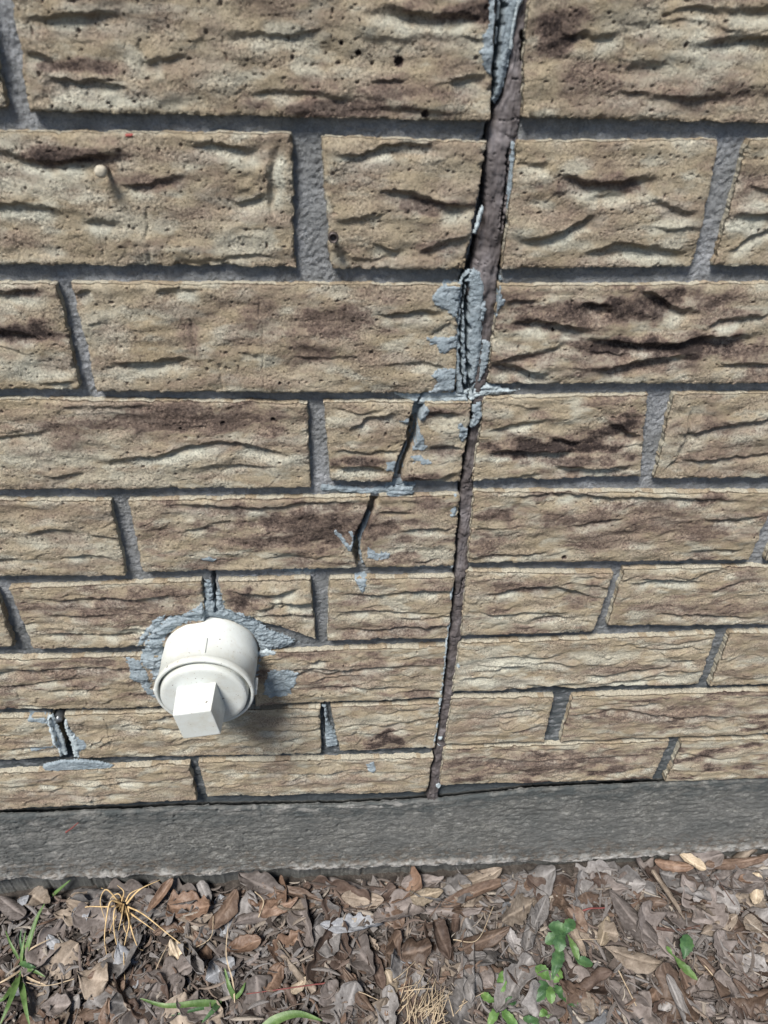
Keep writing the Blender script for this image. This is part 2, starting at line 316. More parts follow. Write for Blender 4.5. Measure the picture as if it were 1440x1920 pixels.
GROOVES = [('b3',[358,605,363,628,370,664],.9,1.0), ('b3',[485,560,492,640,496,730],.5,.7), ('b3',[411,684,414,704,419,728],.9,1.1), ('a2',[278,392,276,440,281,492],1.0,1.2), ('a2',[175,340,180,368,195,490],.5,.5), ('a2',[20,398,30,450,40,494],.6,.6),
 ('c1',[1176,62,1170,95,1164,128],1.0,1.2), ('c5',[1010,985,1004,1030],.5,.6), ('e6',[1112,1090,1100,1140,1090,1180],.7,.7), ('b5',[778,945,777,990,776,1040],.6,.7), ('c8',[660,1335,664,1368],.6,.7), ('d8',[938,1340,932,1390],.8,.8), ('c5',[1030,925,1024,945],.7,.8),
 ('b1',[262,78,264,110,266,125],.8,.9), ('a7',[30,1290,45,1330],.6,.8), ('b8',[200,1355,208,1400],.5,.7)]
PITS = [('b1',748,116,2.0), ('b1',797,213,1.7), ('b1',672,99,1.2), ('b1',640,81,.8), ('a4',418,793,1.3), ('a4',512,786,1.3), ('a4',338,804,.9), ('c5',1058,1045,1.6), ('c3',1110,650,.8), ('c3',1038,620,.9), ('b3',525,718,.9)]
CRACKS = [('b4',[792,742,776,790,771,828,752,866,742,912],3.3,10), ('b5',[706,926,692,965,672,1005,668,1030,678,1068],3.0,10), ('c6',[397,1092,401,1120,404,1146],2.0,8)]
DARK = [('b1',880,20,120,26,.9), ('b1',150,125,110,16,.8), ('b1',760,165,200,30,.55), ('b1',620,205,200,22,.7), ('b1',270,40,140,30,.35), ('c1',1040,60,60,60,.85), ('c1',1330,180,150,40,.5), ('c1',1100,150,80,60,.5),
 ('a2',120,293,130,22,.8), ('a2',290,340,90,18,.6), ('b2',800,385,90,20,.7), ('b2',860,360,60,30,.3), ('b2',820,465,60,16,.5), ('c2',1130,345,110,22,.6), ('c2',1060,405,60,30,.35), ('d2',1420,340,60,30,.5),
 ('a3',40,625,90,26,.9), ('a3',50,552,70,16,.6), ('b3',620,600,110,45,.6), ('b3',480,590,60,50,.5), ('b3',580,660,60,30,.6), ('b3',330,580,60,20,.3), ('b3',700,560,80,20,.45), ('b3',360,630,20,50,.5),
 ('c3',1060,590,150,26,.8), ('c3',1130,575,90,24,.9), ('c3',1250,650,240,24,.95), ('c3',1230,570,70,40,.9), ('c3',1330,560,70,22,.7), ('c3',1180,690,150,18,.55), ('c3',980,610,60,14,.7), ('c3',1400,660,80,30,.6), ('c3',970,560,60,20,.6),
 ('a4',350,785,260,38,.7), ('a4',130,810,90,40,.5), ('a4',430,830,120,20,.4), ('b4',660,866,60,12,.8), ('b4',830,772,60,10,.7), ('b4',830,845,50,14,.6), ('b4',790,895,70,12,.7), ('c4',1050,838,140,26,.95), ('c4',1170,800,50,30,.9), ('c4',1090,860,110,16,.8), ('c4',960,850,50,10,.7), ('d4',1340,800,120,20,.5), ('d4',1350,850,100,30,.45),
 ('b5',600,990,210,50,.75), ('b5',450,955,160,16,.5), ('b5',300,1000,50,20,.5), ('c5',1090,975,140,24,.6), ('c5',1250,980,180,40,.5), ('c5',930,960,34,18,.7), ('c5',1130,1010,80,30,.45), ('a5',90,960,110,18,.3),
 ('a6',220,1140,170,30,.55), ('a6',300,1110,90,14,.6), ('c6',455,1125,36,30,.8), ('d6',720,1180,120,20,.5), ('e6',960,1100,90,20,.55), ('f6',1330,1145,130,22,.5), ('a7',150,1265,150,20,.5), ('b7',620,1265,160,22,.45), ('c7',1180,1255,120,12,.45), ('e8',1250,1340,180,26,.5), ('c8',725,1388,40,18,.95), ('c9',1030,1430,240,26,.6), ('a9',80,1495,130,14,.4), ('b9',640,1465,160,10,.4), ('d8',900,1350,60,30,.4)]
SLIP = [('b1',180,180,130,22,.8), ('b1',160,158,80,8,.9), ('b1',420,140,60,40,.45), ('b1',330,190,60,20,.5), ('b1',850,45,80,12,.7), ('b1',230,16,160,12,.7), ('c1',1330,100,90,40,.8), ('c1',1230,140,60,30,.6), ('c1',1180,30,60,40,.4),
 ('a2',420,290,90,14,.9), ('a2',60,340,110,30,.65), ('a2',230,420,80,30,.5), ('a2',450,460,60,30,.6), ('b2',660,302,50,12,1), ('b2',770,282,60,8,.9), ('c2',1000,320,40,10,.6), ('c2',1110,352,50,8,.5), ('c2',1050,460,70,14,.6), ('c2',1180,490,90,14,.7), ('c2',1260,425,60,16,.7), ('d2',1400,425,50,26,1), ('d2',1410,385,40,16,1),
 ('a3',60,690,80,30,.8), ('b3',270,695,90,14,.7), ('b3',190,620,60,40,.5), ('b3',760,600,60,8,.6), ('c3',1000,620,70,12,.8), ('c3',980,700,70,10,1), ('c3',1110,660,160,8,.6), ('c3',1380,600,70,20,.5), ('c3',1260,590,30,20,.8), ('c3',1350,650,60,10,.6),
 ('a4',100,850,120,40,.55), ('a4',540,862,60,12,.8), ('a4',260,895,200,20,.35), ('b4',660,890,60,10,.8), ('b4',720,790,60,12,.5), ('b4',850,790,50,20,.6), ('c4',940,860,90,9,1), ('c4',1150,886,90,6,.9), ('c4',930,810,50,8,.6), ('c4',1180,835,40,16,.6), ('d4',1400,800,70,14,.7), ('d4',1290,830,50,20,.5),
 ('a5',100,1010,80,16,.5), ('a5',200,1040,40,20,.5), ('b5',400,960,60,16,.5), ('b5',820,1040,50,16,.6), ('c5',940,1000,50,10,.4), ('d6',700,1160,100,16,.3), ('c7',930,1245,110,18,.9), ('c7',940,1280,110,10,.9), ('c7',1130,1230,90,12,.6), ('c7',1280,1272,60,8,.7), ('d8',940,1330,80,10,.7), ('e6',1000,1165,110,20,.35), ('c8',700,1350,90,10,.5)]
fold_by = {}; groove_by = {}; pit_by = {}; crack_by = {}; dark_by = {}; slip_by = {}
for k, a, l in FOLDS: fold_by.setdefault(k, []).append((smooth_line(WL(l), 2), a*.68, None))
for k, l, wd, dp in GROOVES: groove_by.setdefault(k, []).append((WL(l), wd, dp))
for k, x, y, r in PITS: pit_by.setdefault(k, []).append((*W(x, y), r))
for k, l, wd, dp in CRACKS: crack_by.setdefault(k, []).append((WL(l), wd, dp))
def blob(x, y, rx, ry, s):
    c = W(x, y); e = W(x+rx, y); t = W(x, y-ry); return (c[0], c[1], abs(e[0]-c[0]), abs(t[1]-c[1]), s)
for k, *b in DARK: dark_by.setdefault(k, []).append(blob(*b))
for k, *b in SLIP: slip_by.setdefault(k, []).append(blob(*b))
SEED = {k: 11+i*7 for i, k in enumerate(BR)}
def auto_folds(key, Q, n, amp):
    rnd = random.Random(SEED.get(key, 5)*31+7); out = []
    u0, u1 = Q[:,0].min(), Q[:,0].max(); v0, v1 = Q[2:,1].mean(), Q[:2,1].mean()
    for _ in range(n):
        L = rnd.uniform(18, 75); u = rnd.uniform(u0-8, u1-L*.5); v = rnd.uniform(v0+3, v1-4); P = []
        sl = rnd.uniform(-.10, .10); ph = rnd.uniform(0, 6); wv = rnd.uniform(14, 34); aw = rnd.uniform(.6, 2.6)
        for j in range(int(L/5)+2):
            x = j*5; P.append((u+x, v+sl*x+aw*math.sin(ph+x/wv*3)+rnd.uniform(-.4, .4)))
        out.append((np.array(P), amp*rnd.uniform(.35, 1.0), None))
    return out
for k in BR:
    fold_by.setdefault(k, []).extend(auto_folds(k, BRICKS[k], CFG[k][0], CFG[k][1]))
WAVE = {'1': .28, '2': .25, '3': .22, '4': .35, '5': .35, '6': .62, '7': .85, '8': .9, '9': .9, 'x': 1.0}
def brick_surface(key, U, V, seed, folds, darklev, full=True):
    """height of the brick face (mm proud of the wall plane) and colour masks"""
    h = 1.2*fbm(U/40, V/22, seed, 3) + 1.1*fbm(U/26, V/12, seed+1, 2) + .35
    ph = V/(9.5+3*noise(U*0+seed, V*0+.5, 3)) + 1.5*fbm(U/38, V/30, seed+3, 2) + .25*fbm(U/10, V/10, seed+4, 2)
    fr = ph - np.floor(ph)                      # slow rise downwards, quick step back: overlapping tongues of clay
    am = sstep(.02, .42, fbm(U/30, V/12, seed+6, 2))
    h += (1.0+.9*(darklev < 0)) * am * (sstep(0, .2+.35*sstep(-.3, .4, noise(U/14, V/14, seed+2)), fr)*(1-fr)**.9*1.9 - .5)*WAVE.get(key[-1:], 1.0)
    rough = sstep(-.15, .35, fbm(U/26, V/13, seed+5, 3))
    rec = np.zeros(U.shape)
    wu = U + 1.3*fbm(U/7, V/7, seed+8, 2); wv = V + .9*fbm(U/6, V/6, seed+9, 2)
    for P, A, _ in folds:
        lo = P.min(0)-14; hi = P.max(0)+14
        m = (U > lo[0]) & (U < hi[0]) & (V > lo[1]) & (V < hi[1])
        if not m.any(): continue
        d, s, t = polydist(P, wu[m], wv[m])
        tp = sstep(0, .28, t)*sstep(1, .72, t); tp = np.maximum(tp, .0)*np.exp(-np.maximum(0, 0))
        sgn = d*s; La = 4.0 + A*2.2; Lb = 3.4 + A*1.5
        wd_ = (.9+.75*A)*(.45+1.1*np.clip(.5+.9*noise(U[m]/16, V[m]/16, seed+7), 0, 1)); f = sstep(-wd_, wd_*.8, sgn)
        up = 1.0*A*np.exp(-np.maximum(sgn, 0)/La)*f
        dn = -2.0*A*np.exp(-(np.maximum(-sgn, 0)/Lb)**2)*(1-f)
        h[m] += (up+dn)*tp
        rec[m] = np.maximum(rec[m], (1-f)*np.exp(-((np.maximum(-sgn, 0)-Lb*.9)/(Lb*.8))**2)*tp*min(1, A/1.0))
    fine = fbm(U/1.7, V/1.35, seed+20, 3)
    h += .15*fine*(.3+1.2*rough) + .26*fbm(U/4.6, V/4.0, seed+21, 3)
    # pulled cracks and pits in the skin
    wp = noise(U/4, V/4, seed+30)*1.4
    cr = np.abs(noise(U/3.6+wp*.35, V/2.8+wp*.3, seed+31)); cm = sstep(.22, .40, noise(U/3.6, V/3.2, seed+32))
    h -= .62*sstep(.075, .0, cr)*cm
    p1 = pits(U+wp*.4, V, 4.3, .25, .85, .5, seed+40); p2 = pits(U+2, V+1, 9.0, .5, 1.15, .38, seed+44)
    h -= .8*p1 + 1.2*p2
    p3 = pits(U+5, V+3, 2.6, .18, .42, .28, seed+48)*sstep(-.2, .3, fbm(U/12, V/12, seed+49, 2)); h -= .5*p3
    dk = np.zeros(U.shape); sl = np.zeros(U.shape)
    for x, y, r in pit_by.get(key, []):
        d = np.hypot(U-x, V-y)/r + .25*noise(U/.8, V/.8, 3); h -= 2.2*sstep(1.1, .6, d); dk = np.maximum(dk, sstep(1.2, .9, d))
    for P, wd, dp in groove_by.get(key, []):
        d, s, t = polydist(P, wu, V); h -= dp*.8*np.exp(-(d/wd)**2)
    nb = fbm(U/15, V/9, seed+50, 4)
    for x, y, rx, ry, s in dark_by.get(key, []):
        d = np.sqrt(((U-x)/rx)**2+((V-y)/ry)**2) + .75*nb; dk = np.maximum(dk, s*1.0*sstep(1.35, .25, d))
    for x, y, rx, ry, s in slip_by.get(key, []):
        d = np.sqrt(((U-x)/rx)**2+((V-y)/ry)**2) + .55*fbm(U/12, V/8, seed+60, 3); sl = np.maximum(sl, s*.85*sstep(1.3, .4, d))
    g = fbm(U/38, V/13, seed+70, 4)
    dk = np.maximum(dk, darklev*sstep(-.05, .5, g))
    sl = np.maximum(sl, .52*sstep(.0, .5, fbm(U/26, V/11, seed+75, 4)))*(1-.6*np.clip(dk*1.2, 0, 1))
    sl = np.maximum(sl, .85*rec*sstep(-.4, .3, fbm(U/16, V/16, seed+77, 2)))  # pale slip pooled under each fold, doubling as a painted highlight there
    # pits and cracks hold dirt
    dk = np.clip(np.maximum(dk, np.maximum(.5*p2, np.maximum(.3*p1, .3*p3))), 0, 1)
    for P, wd, dp in crack_by.get(key, []):
        d, s, t = polydist(P, wu*.6+U*.4, wv*.6+V*.4); h -= dp*sstep(wd, wd*.65, d)
    return h, np.stack([dk, np.clip(sl, 0, 1), rough], -1)
def quad_uv(Q, S, T):               # bilinear: S along, T downwards
    tl, tr, br, bl = Q
    return ((tl[0]*(1-S)+tr[0]*S)*(1-T) + (bl[0]*(1-S)+br[0]*S)*T, (tl[1]*(1-S)+tr[1]*S)*(1-T) + (bl[1]*(1-S)+br[1]*S)*T)
DEEP = 16.0
def brick_mesh(key, Q, step, seed, folds, darklev):
    wdt = np.hypot(*(Q[1]-Q[0])); hgt = np.hypot(*(Q[3]-Q[0]))
    nu = max(8, int(wdt/step)); nv = max(6, int(hgt/step))
    s = np.linspace(0, 1, nu); t = np.linspace(0, 1, nv)
    # finer rows near the edges
    S, T = np.meshgrid(s, t)
    U, V = quad_uv(Q, S, T)
    eu = np.minimum(S, 1-S)*wdt; ev = np.minimum(T, 1-T)*hgt
    su = np.sign(S-.5); sv = -np.sign(T-.5)
    fal_u = np.exp(-eu/3.0); fal_v = np.exp(-ev/3.0)
    jag = fbm(U/9, V/9, seed+90, 4)*.9 - .25*sstep(.1, .5, fbm(U/4, V/4, seed+91, 3))*2
    U2 = U + su*fal_u*jag*1.2; V2 = V + sv*fal_v*jag*.9
    h, m = brick_surface(key, U2, V2, seed, folds, darklev)
    e = np.minimum(eu, ev) + .5*fbm(U/2.5, V/2.5, seed+95, 2)
    chip = sstep(.25, .6, fbm(U/8, V/8, seed+96, 3))
    h = h*(1-.35*np.exp(-np.minimum(eu, ev)/2)) - .75*np.exp(-np.maximum(e, 0)/.55) - 1.3*chip*np.exp(-np.minimum(eu, ev)/1.6)
    pos = np.stack([U2, -h, V2], -1).reshape(-1, 3)
    faces = gridfaces(nu, nv)[:, ::-1]
    mk_ = m.reshape(-1, 3)
    # sides: boundary ring pushed back in steps
    idx = np.arange(nu*nv).reshape(nv, nu)
    ring = np.concatenate([idx[0, :-1], idx[:-1, -1], idx[-1, :0:-1], idx[:0:-1, 0]])
    n = len(ring); allv = [pos]; allm = [mk_]; allf = [faces]; prev = ring; cnt = len(pos)
    for dep in (1.2, 3.0, 6.0, DEEP):
        rp = pos[ring].copy(); cc = rp[:, [0, 2]]
        r = fbm(cc[:,0]/2.5+dep, cc[:,1]/2.5, seed+97, 2)*.35
        ctr = np.array([U.mean(), V.mean()]); out = np.zeros((n, 2))
        out[:,0] = su.reshape(-1)[ring]*(eu.reshape(-1)[ring] < .01); out[:,1] = sv.reshape(-1)[ring]*(ev.reshape(-1)[ring] < .01)
        rp[:,0] += out[:,0]*(.25+r); rp[:,2] += out[:,1]*(.25+r); rp[:,1] += dep
        ids = np.arange(n)+cnt; cnt += n
        allv.append(rp); mm = np.zeros((n, 3)); mm[:,0] = .05; mm[:,1] = .5*(fbm(cc[:,0]/20, cc[:,1]/20, seed, 2) > -.2); mm[:,2] = .4; allm.append(mm)
        a = prev; b = np.roll(prev, -1); c = np.roll(ids, -1); d = ids
        allf.append(np.stack([a, b, c, d], 1)[:, ::-1]); prev = ids
    return np.vstack(allv), np.vstack(allf), np.vstack(allm)

# ------------------------------------------------------------------ mortar depth
SEAM_L = WL([955,-160, 935,0, 924,140, 918,225, 908,268, 903,370, 885,480, 872,507, 863,536, 852,738, 885,756, 862,905, 862,930, 851,1062, 851,1083, 840,1198, 838,1213, 828,1309, 825,1320, 815,1403, 811,1422, 800,1487, 797,1515])
SEAM_R = WL([1008,-160, 993,0, 985,120, 978,219, 970,266, 958,380, 941,505, 937,537, 913,721, 908,748, 887,902, 888,923, 878,1056, 875,1073, 865,1194, 862,1208, 849,1299, 848,1310, 834,1398, 833,1405, 824,1474, 820,1500])
def seam_at(v):
    o = np.argsort(SEAM_L[:,1]); p = np.argsort(SEAM_R[:,1])
    return np.interp(v, SEAM_L[o,1], SEAM_L[o,0]), np.interp(v, SEAM_R[p,1], SEAM_R[p,0])
WEEP = WL([92,1340, 120,1338, 150,1430, 116,1430])
PIPE = (-95.0, -341.0)
SLT = WL([-60,1537, 0,1534, 200,1526, 400,1518, 640,1515, 830,1503, 1000,1485, 1230,1474, 1440,1464, 1500,1462])
def mortar_h(U, V):
    h = -4.9 + .9*fbm(U/25, V/25, 400, 3) + .75*fbm(U/2.2, V/2.2, 401, 3) + .35*fbm(U/6, V/6, 402, 2)
    l, r = seam_at(V)
    inn = sstep(-.5, .5, np.minimum(U-l, r-U)); h = h*(1-inn) - 19*inn
    w_ = psd(WEEP, U, V); h = np.where(w_ > 0, -18+.5*fbm(U/3, V/3, 7), h)
    for l_, wd, dp in [(WL([397,1060,399,1092,403,1150]), 1.3, 12), (WL([792,735,790,752]), 1.0, 9), (WL([604,1330,610,1360,612,1390]), 1.4, 9)]:
        d, s, t = polydist(l_, U+.8*noise(U/3, V/3, 5), V); h -= dp*sstep(wd, wd*.4, d)
    h -= 1.0*sstep(-150, -380, V)
    h = np.where(V < np.interp(U, SLT[:,0], SLT[:,1])+15, np.minimum(h, -8.5+.5*fbm(U/4, V/4, 77, 2)), h)
    return h
def surf_h(U, V):
    h = mortar_h(U, V)
    for k, Q in BRICKS.items():
        m = (U > Q[:,0].min()) & (U < Q[:,0].max()) & (V > Q[:,1].min()) & (V < Q[:,1].max())
        if not m.any(): continue
        i = np.zeros(U.shape, bool); i[m] = inside(Q, U[m], V[m])
        if i.any():
            hb, _ = brick_surface(k, U[i], V[i], SEED[k], fold_by[k], CFG[k][2]); h[i] = hb
    return h

# ------------------------------------------------------------------ the wall
wall = empty('brick_wall', world((0, 0, -535))); tag(wall, 'rough tan brick wall with grey mortar, split by a brown sealed joint', 'wall')
def steps(k): return {1: .48, 2: .5, 3: .52, 4: .56, 5: .6, 6: .62, 7: .66, 8: .7, 9: .75}[int(k[1])]
parts = {0: [], 1: []}
for k, Q in BRICKS.items():
    parts[SIDE[k]].append(brick_mesh(k, Q, steps(k), SEED[k], fold_by[k], CFG[k][2]))
# the wall goes on outside the photograph, in coarser bricks
P_ = 67.7
def plain(u0, u1, vtop, seed):
    Q = np.array([[u0, vtop], [u1, vtop], [u1, vtop-58], [u0, vtop-58]], float)
    rnd = random.Random(seed); key = 'x'; SEED[key] = seed
    return brick_mesh('x', Q, 2.6, seed, auto_folds(key, Q, 6, 1.3), rnd.uniform(.2, .6))
rowext = {}
for k, Q in BRICKS.items():
    r = int(k[1]); e = rowext.setdefault(r, [1e9, -1e9]); e[0] = min(e[0], Q[:,0].min()); e[1] = max(e[1], Q[:,0].max())
for r in range(1, 10):
    vt = -(r-2)*P_
    u = rowext[r][0]-10; i = 0
    while u > -1150:
        parts[0].append(plain(u-194, u, vt, 900+r*40+i)); u -= 204; i += 1
    u = rowext[r][1]+10
    while u < 1250:
        parts[1].append(plain(u, u+194, vt, 1900+r*40+i)); u += 204; i += 1
vtop1 = min(BRICKS['b1'][:2,1].min(), 90)
for r in range(0, 9):
    vt = BRICKS['b1'][0,1] + 10 + 58 + r*P_
    off = (r % 2)*102
    seam = SEAM_L[0,0]
    u = seam-off*0; u = seam - (0 if r % 2 else 102); first = True
    if r % 2 == 0: parts[0].append(plain(seam-92, seam, vt, 3000+r))
    i = 0
    while u > -1150:
        parts[0].append(plain(u-194, u, vt, 3100+r*40+i)); u -= 204; i += 1
    seam = SEAM_R[0,0]; u = seam
    if r % 2 == 0: parts[1].append(plain(seam, seam+92, vt, 3050+r)); u = seam+102
    while u < 1250:
        parts[1].append(plain(u, u+194, vt, 4100+r*40+i)); u += 204; i += 1
for side in (0, 1):
    Vs, Fs, Ms, c = [], [], [], 0
    for v, f, m in parts[side]:
        Vs.append(v); Fs.append(f+c); Ms.append(m); c += len(v)
    o = mk('brickwork', world(np.vstack(Vs)), np.vstack(Fs), MB_, None, {'mask': np.vstack(Ms)})
    o['label'] = ['tan brickwork left of the brown joint', 'tan brickwork right of the brown joint'][side]
    reparent(o, wall)
def height_sheet(name, u, v, hf, mat, keep=None, mask=None, parent=None):
    U, V = np.meshgrid(u, v); h = hf(U, V)
    pos = np.stack([U, -h, V], -1).reshape(-1, 3); f = gridfaces(len(u), len(v))
    if keep is not None:
        k = keep(U, V).reshape(-1); f = f[k[f].all(1)]
    used = np.unique(f); re = np.full(len(pos), -1); re[used] = np.arange(len(used))
    at = {'mask': mask(U, V, h).reshape(-1, 3)[used]} if mask else None
    o = mk(name, world(pos[used]), re[f], mat, None, at)
    if parent: reparent(o, parent)
    return o
def nonuni(a, b, step, lo, hi, big):
    return np.concatenate([np.arange(lo, a, big), np.arange(a, b, step), np.arange(b, hi+big, big)])
VBOT = -556.0
def keep_mortar(U, V):
    k = np.ones(U.shape, bool)
    for key, Q in BRICKS.items():
        m = (U > Q[:,0].min()) & (U < Q[:,0].max()) & (V > Q[:,1].min()) & (V < Q[:,1].max())
        if m.any(): k[m] &= ~(psd(Q, U[m], V[m]) > 3.0)
    return k
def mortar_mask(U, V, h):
    m = np.zeros(U.shape+(3,)); m[...,0] = 1.0*sstep(-250, -420, V + 45*fbm(U/60, V/14, 410, 3))*sstep(-.9, .2, fbm(U/9, V/4, 411, 3)); m[...,0] = np.where(V < -525, 1.0, m[...,0]); return m  # darker lower joints and bottom bed: damp dirt, with the joint shade painted in
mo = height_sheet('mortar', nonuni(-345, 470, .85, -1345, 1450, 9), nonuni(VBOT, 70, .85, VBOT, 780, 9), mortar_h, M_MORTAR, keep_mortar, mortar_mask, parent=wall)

# ------------------------------------------------------------------ joint sealant
def strip(name, rows, mat, depth, bulge, seed, step=.6, label=None, cracks=()):
    """rows: (y, xleft, xright) in photo pixels, laid at `depth` mm below the wall face"""
    R_ = np.array([[*W(xl, y, -depth), *W(xr, y, -depth)] for y, xl, xr in rows])
    L = R_[:, :2]; Rr = R_[:, 2:]
    cum = np.concatenate([[0], np.cumsum(np.hypot(*(L[1:]-L[:-1]).T))]); n = int(cum[-1]/step)
    t = np.linspace(0, cum[-1], n); l = np.stack([np.interp(t, cum, L[:,i]) for i in (0,1)], 1); r = np.stack([np.interp(t, cum, Rr[:,i]) for i in (0,1)], 1)
    k = 26; s = np.linspace(0, 1, k)[None, :, None]
    jl = fbm(t/7, t*0+.5, seed, 4)*1.5 + .9*sstep(.0, .4, fbm(t/20, t*0+2.5, seed+8, 2)); jr = fbm(t/7, t*0+7.5, seed+3, 4)*1.2
    l[:,0] += jl; r[:,0] += jr
    P = l[:, None]*(1-s) + r[:, None]*s; U = P[..., 0]; V = P[..., 1]; S = np.broadcast_to(s[..., 0], U.shape)
    h = -depth + bulge*(1-(2*S-1)**2) + 1.1*fbm(U/3.4, V/9, seed, 4) + .3*fbm(U/1.2, V/3, seed+1, 3) + 1.5*fbm(U/30, V/18, seed+2, 3)
    h -= 1.4*sstep(.06, 0, np.abs(noise(U/6+noise(U/4, V/6, 2)*.6, V/8, seed+9)))*sstep(.0, .3, noise(U/9, V/12, seed+10))
    edge = np.minimum(S, 1-S); h -= 4.5*sstep(.10, 0, edge)
    for P_l, wd, dp in cracks:
        d, _, _ = polydist(P_l, U+.6*noise(U/2, V/2, 3), V); h -= dp*sstep(wd, wd*.5, d)
    o = mk(name, world(np.stack([U, -h, V], -1).reshape(-1, 3)), gridfaces(k, n), mat)
    if label: o['label'] = label
    return reparent(o, wall)
strip('joint_sealant', [(-160,968,1012),(0,962,996),(60,958,990),(110,950,986),(160,940,983),(195,926,982),(230,918,980),(262,911,975),(300,906,966),(370,904,957),(400,902,951),(450,893,945),(490,884,940),(520,876,934),(560,872,938),(620,884,930),(690,880,922),(735,880,913),(760,886,908),(800,882,903),(850,872,897),(900,863,889),(950,859,888),(1000,857,884),(1060,853,880),(1110,848,874),(1160,845,869),(1210,840,864),(1260,834,857),(1305,829,851),(1350,822,845),(1400,817,836),(1440,808,831),(1480,802,824),(1510,798,821)],
      M_SEAL, 4.6, 1.9, 610, .55, 'brown weathered sealant filling the vertical joint',
      cracks=[(WL([906,330,905,370,898,400,890,440,886,480,873,506], -4), 1.5, 9), (WL([952,280,950,330,947,370,942,400,939,432], -4), .7, 6), (WL([977,60,980,80,978,110], -4), 1.0, 6),
              (WL([858,1010,853,1060,850,1100], -4), .8, 5), (WL([846,1100,841,1160,836,1215,828,1290,820,1350,814,1400], -4), 1.0, 6), (WL([842,1126,862,1110,868,1080], -4), .5, 3), (WL([806,1424,800,1480], -4), 1.0, 6)])

# ------------------------------------------------------------------ smears, fillers
def patch(name, poly, mat, thick=.8, base='surf', edge=1.4, step=.6, seed=1, rag=1.3, cracks=(), hole=None, rough=.25, label=None, stroke=(6, 2.2), bl=None):
    P = WL(poly) if not isinstance(poly, np.ndarray) else poly
    lo = P.min(0)-3; hi = P.max(0)+3
    U, V = np.meshgrid(np.arange(lo[0], hi[0], step), np.arange(lo[1], hi[1], step))
    sd_ = psd(P, U, V) + rag*fbm(U/4.5, V/3.5, seed, 4) + rag*.4*noise(U/1.6, V/1.2, seed+5)
    if hole is not None: sd_ = np.minimum(sd_, np.hypot(U-hole[0], V-hole[1])-hole[2]+.4*noise(U/3, V/3, 9))
    b = surf_h(U, V) if base == 'surf' else base if not callable(base) else base(U, V)
    if base == 'surf' and bl:
        # the trowelled filler levels what it covers
        b = np.maximum(b, -bl)
    h = b + thick*sstep(0, edge, sd_) + rough*fbm(U/stroke[0], V/stroke[1], seed+2, 3)*sstep(0, 2, sd_) + .22*fbm(U/1.3, V/1.3, seed+3, 2) + .5*rough*fbm(U/3, V/2, seed+4, 3) - .35*sstep(.3, -.3, sd_)
    for l_, wd, dp in cracks:
        d, _, _ = polydist(WL(l_), U+1.0*noise(U/3.5, V/3.5, seed+7)+.4*noise(U/1.1, V/1.1, 8), V); wd = wd*1.25*(.75+.5*noise(U/9, V/6, seed+6)); h -= (dp+4)*sstep(wd, wd*.6, d)
    k = (sd_ > -.25).reshape(-1)
    pos = np.stack([U, -h, V], -1).reshape(-1, 3); f = gridfaces(U.shape[1], U.shape[0]); f = f[k[f].all(1)]
    used = np.unique(f); re = np.full(len(pos), -1); re[used] = np.arange(len(used))
    o = mk(name, world(pos[used]), re[f], mat)
    if label: o['label'] = label
    return reparent(o, wall)
SM = M_SMEAR
# upper joint: blue-grey filler smeared on the left brick and into the joint
patch('filler_smear', [914,-160,950,-160,936,0,930,80,924,140,912,136,904,120,901,95,907,70,916,30], SM, .7, seed=21, label='blue-grey filler smeared on the brick edge beside the joint', rag=1.6)
patch('joint_filler', [936,-160,990,-160,984,-10,974,20,969,60,961,95,952,140,942,180,930,196,921,190,923,150,927,100,932,40], SM, 1.6, base=-3.2, seed=22, rough=.7, stroke=(3, 14), edge=2.5, rag=.6, cracks=[([945,-100,943,20,940,60,928,130,926,180], 1.1, 7)], label='blue-grey filler tongue at the top of the brown joint')
patch('caulk_lip', [976,-150,992,-150,984,0,972,24,965,60,962,95,957,95,960,55,968,10], M_PALE, 1.4, base=-1.8, seed=23, edge=1.2, rag=.3, rough=.2, stroke=(2, 9))
patch('filler_lip', [960,268,968,268,968,330,962,380,955,400,950,405,952,360,957,310], M_SMEAR, 1.4, base=-2.2, seed=24, rag=.4, rough=.4)
patch('caulk_lip', [905,385,908,390,900,425,893,440,887,438,892,415,898,395], M_PALE, 1.2, base=-1.0, seed=25, rag=.4, rough=.3)
# third course: the wide grey filler column
patch('joint_filler', [872,510,890,505,905,515,912,540,908,570,904,600,905,640,900,680,893,715,890,742,858,742,853,700,852,640,854,580,858,535], SM, 1.2, base=-2.4, seed=31, rough=.4, stroke=(5, 2.4), edge=2.0, rag=.7,
      cracks=[([884,512,872,530,868,560,866,600,864,640,866,700,872,738], .7, 8), ([878,534,875,580,877,620,874,650,880,700,877,738], 1.25, 8), ([912,560,906,590], .7, 4), ([888,722,882,742], 1.2, 6)], label='cracked grey filler column in the joint')
patch('filler_smear', [866,528,850,530,832,528,818,545,808,556,815,568,832,580,848,592,858,598], SM, .8, seed=32, label='grey filler smear, uppermost of three on the brick left of the joint')
patch('filler_smear', [858,626,845,632,820,632,796,634,800,642,818,648,822,664,835,664,858,652], SM, .7, seed=33, label='grey filler smear, middle of three on the brick left of the joint')
patch('filler_smear', [858,692,840,690,816,693,808,704,818,716,812,730,790,738,830,736,856,733], SM, .7, seed=34, label='grey filler smear, lowest of three on the brick left of the joint')
patch('filler_smear', [915,528,925,530,941,515,943,530,936,545,948,562,940,575,930,590,926,605,912,603,908,590,914,560], SM, 1.0, seed=35, label='grey filler smear on the dark brick right of the joint')
patch('filler_smear', [905,640,918,640,922,650,915,690,905,712,898,720,900,690], SM, 1.2, base=-2.0, seed=36)
patch('caulk_lip', [905,560,899,600,906,604,913,570], SM, .8, base=-.6, seed=37)
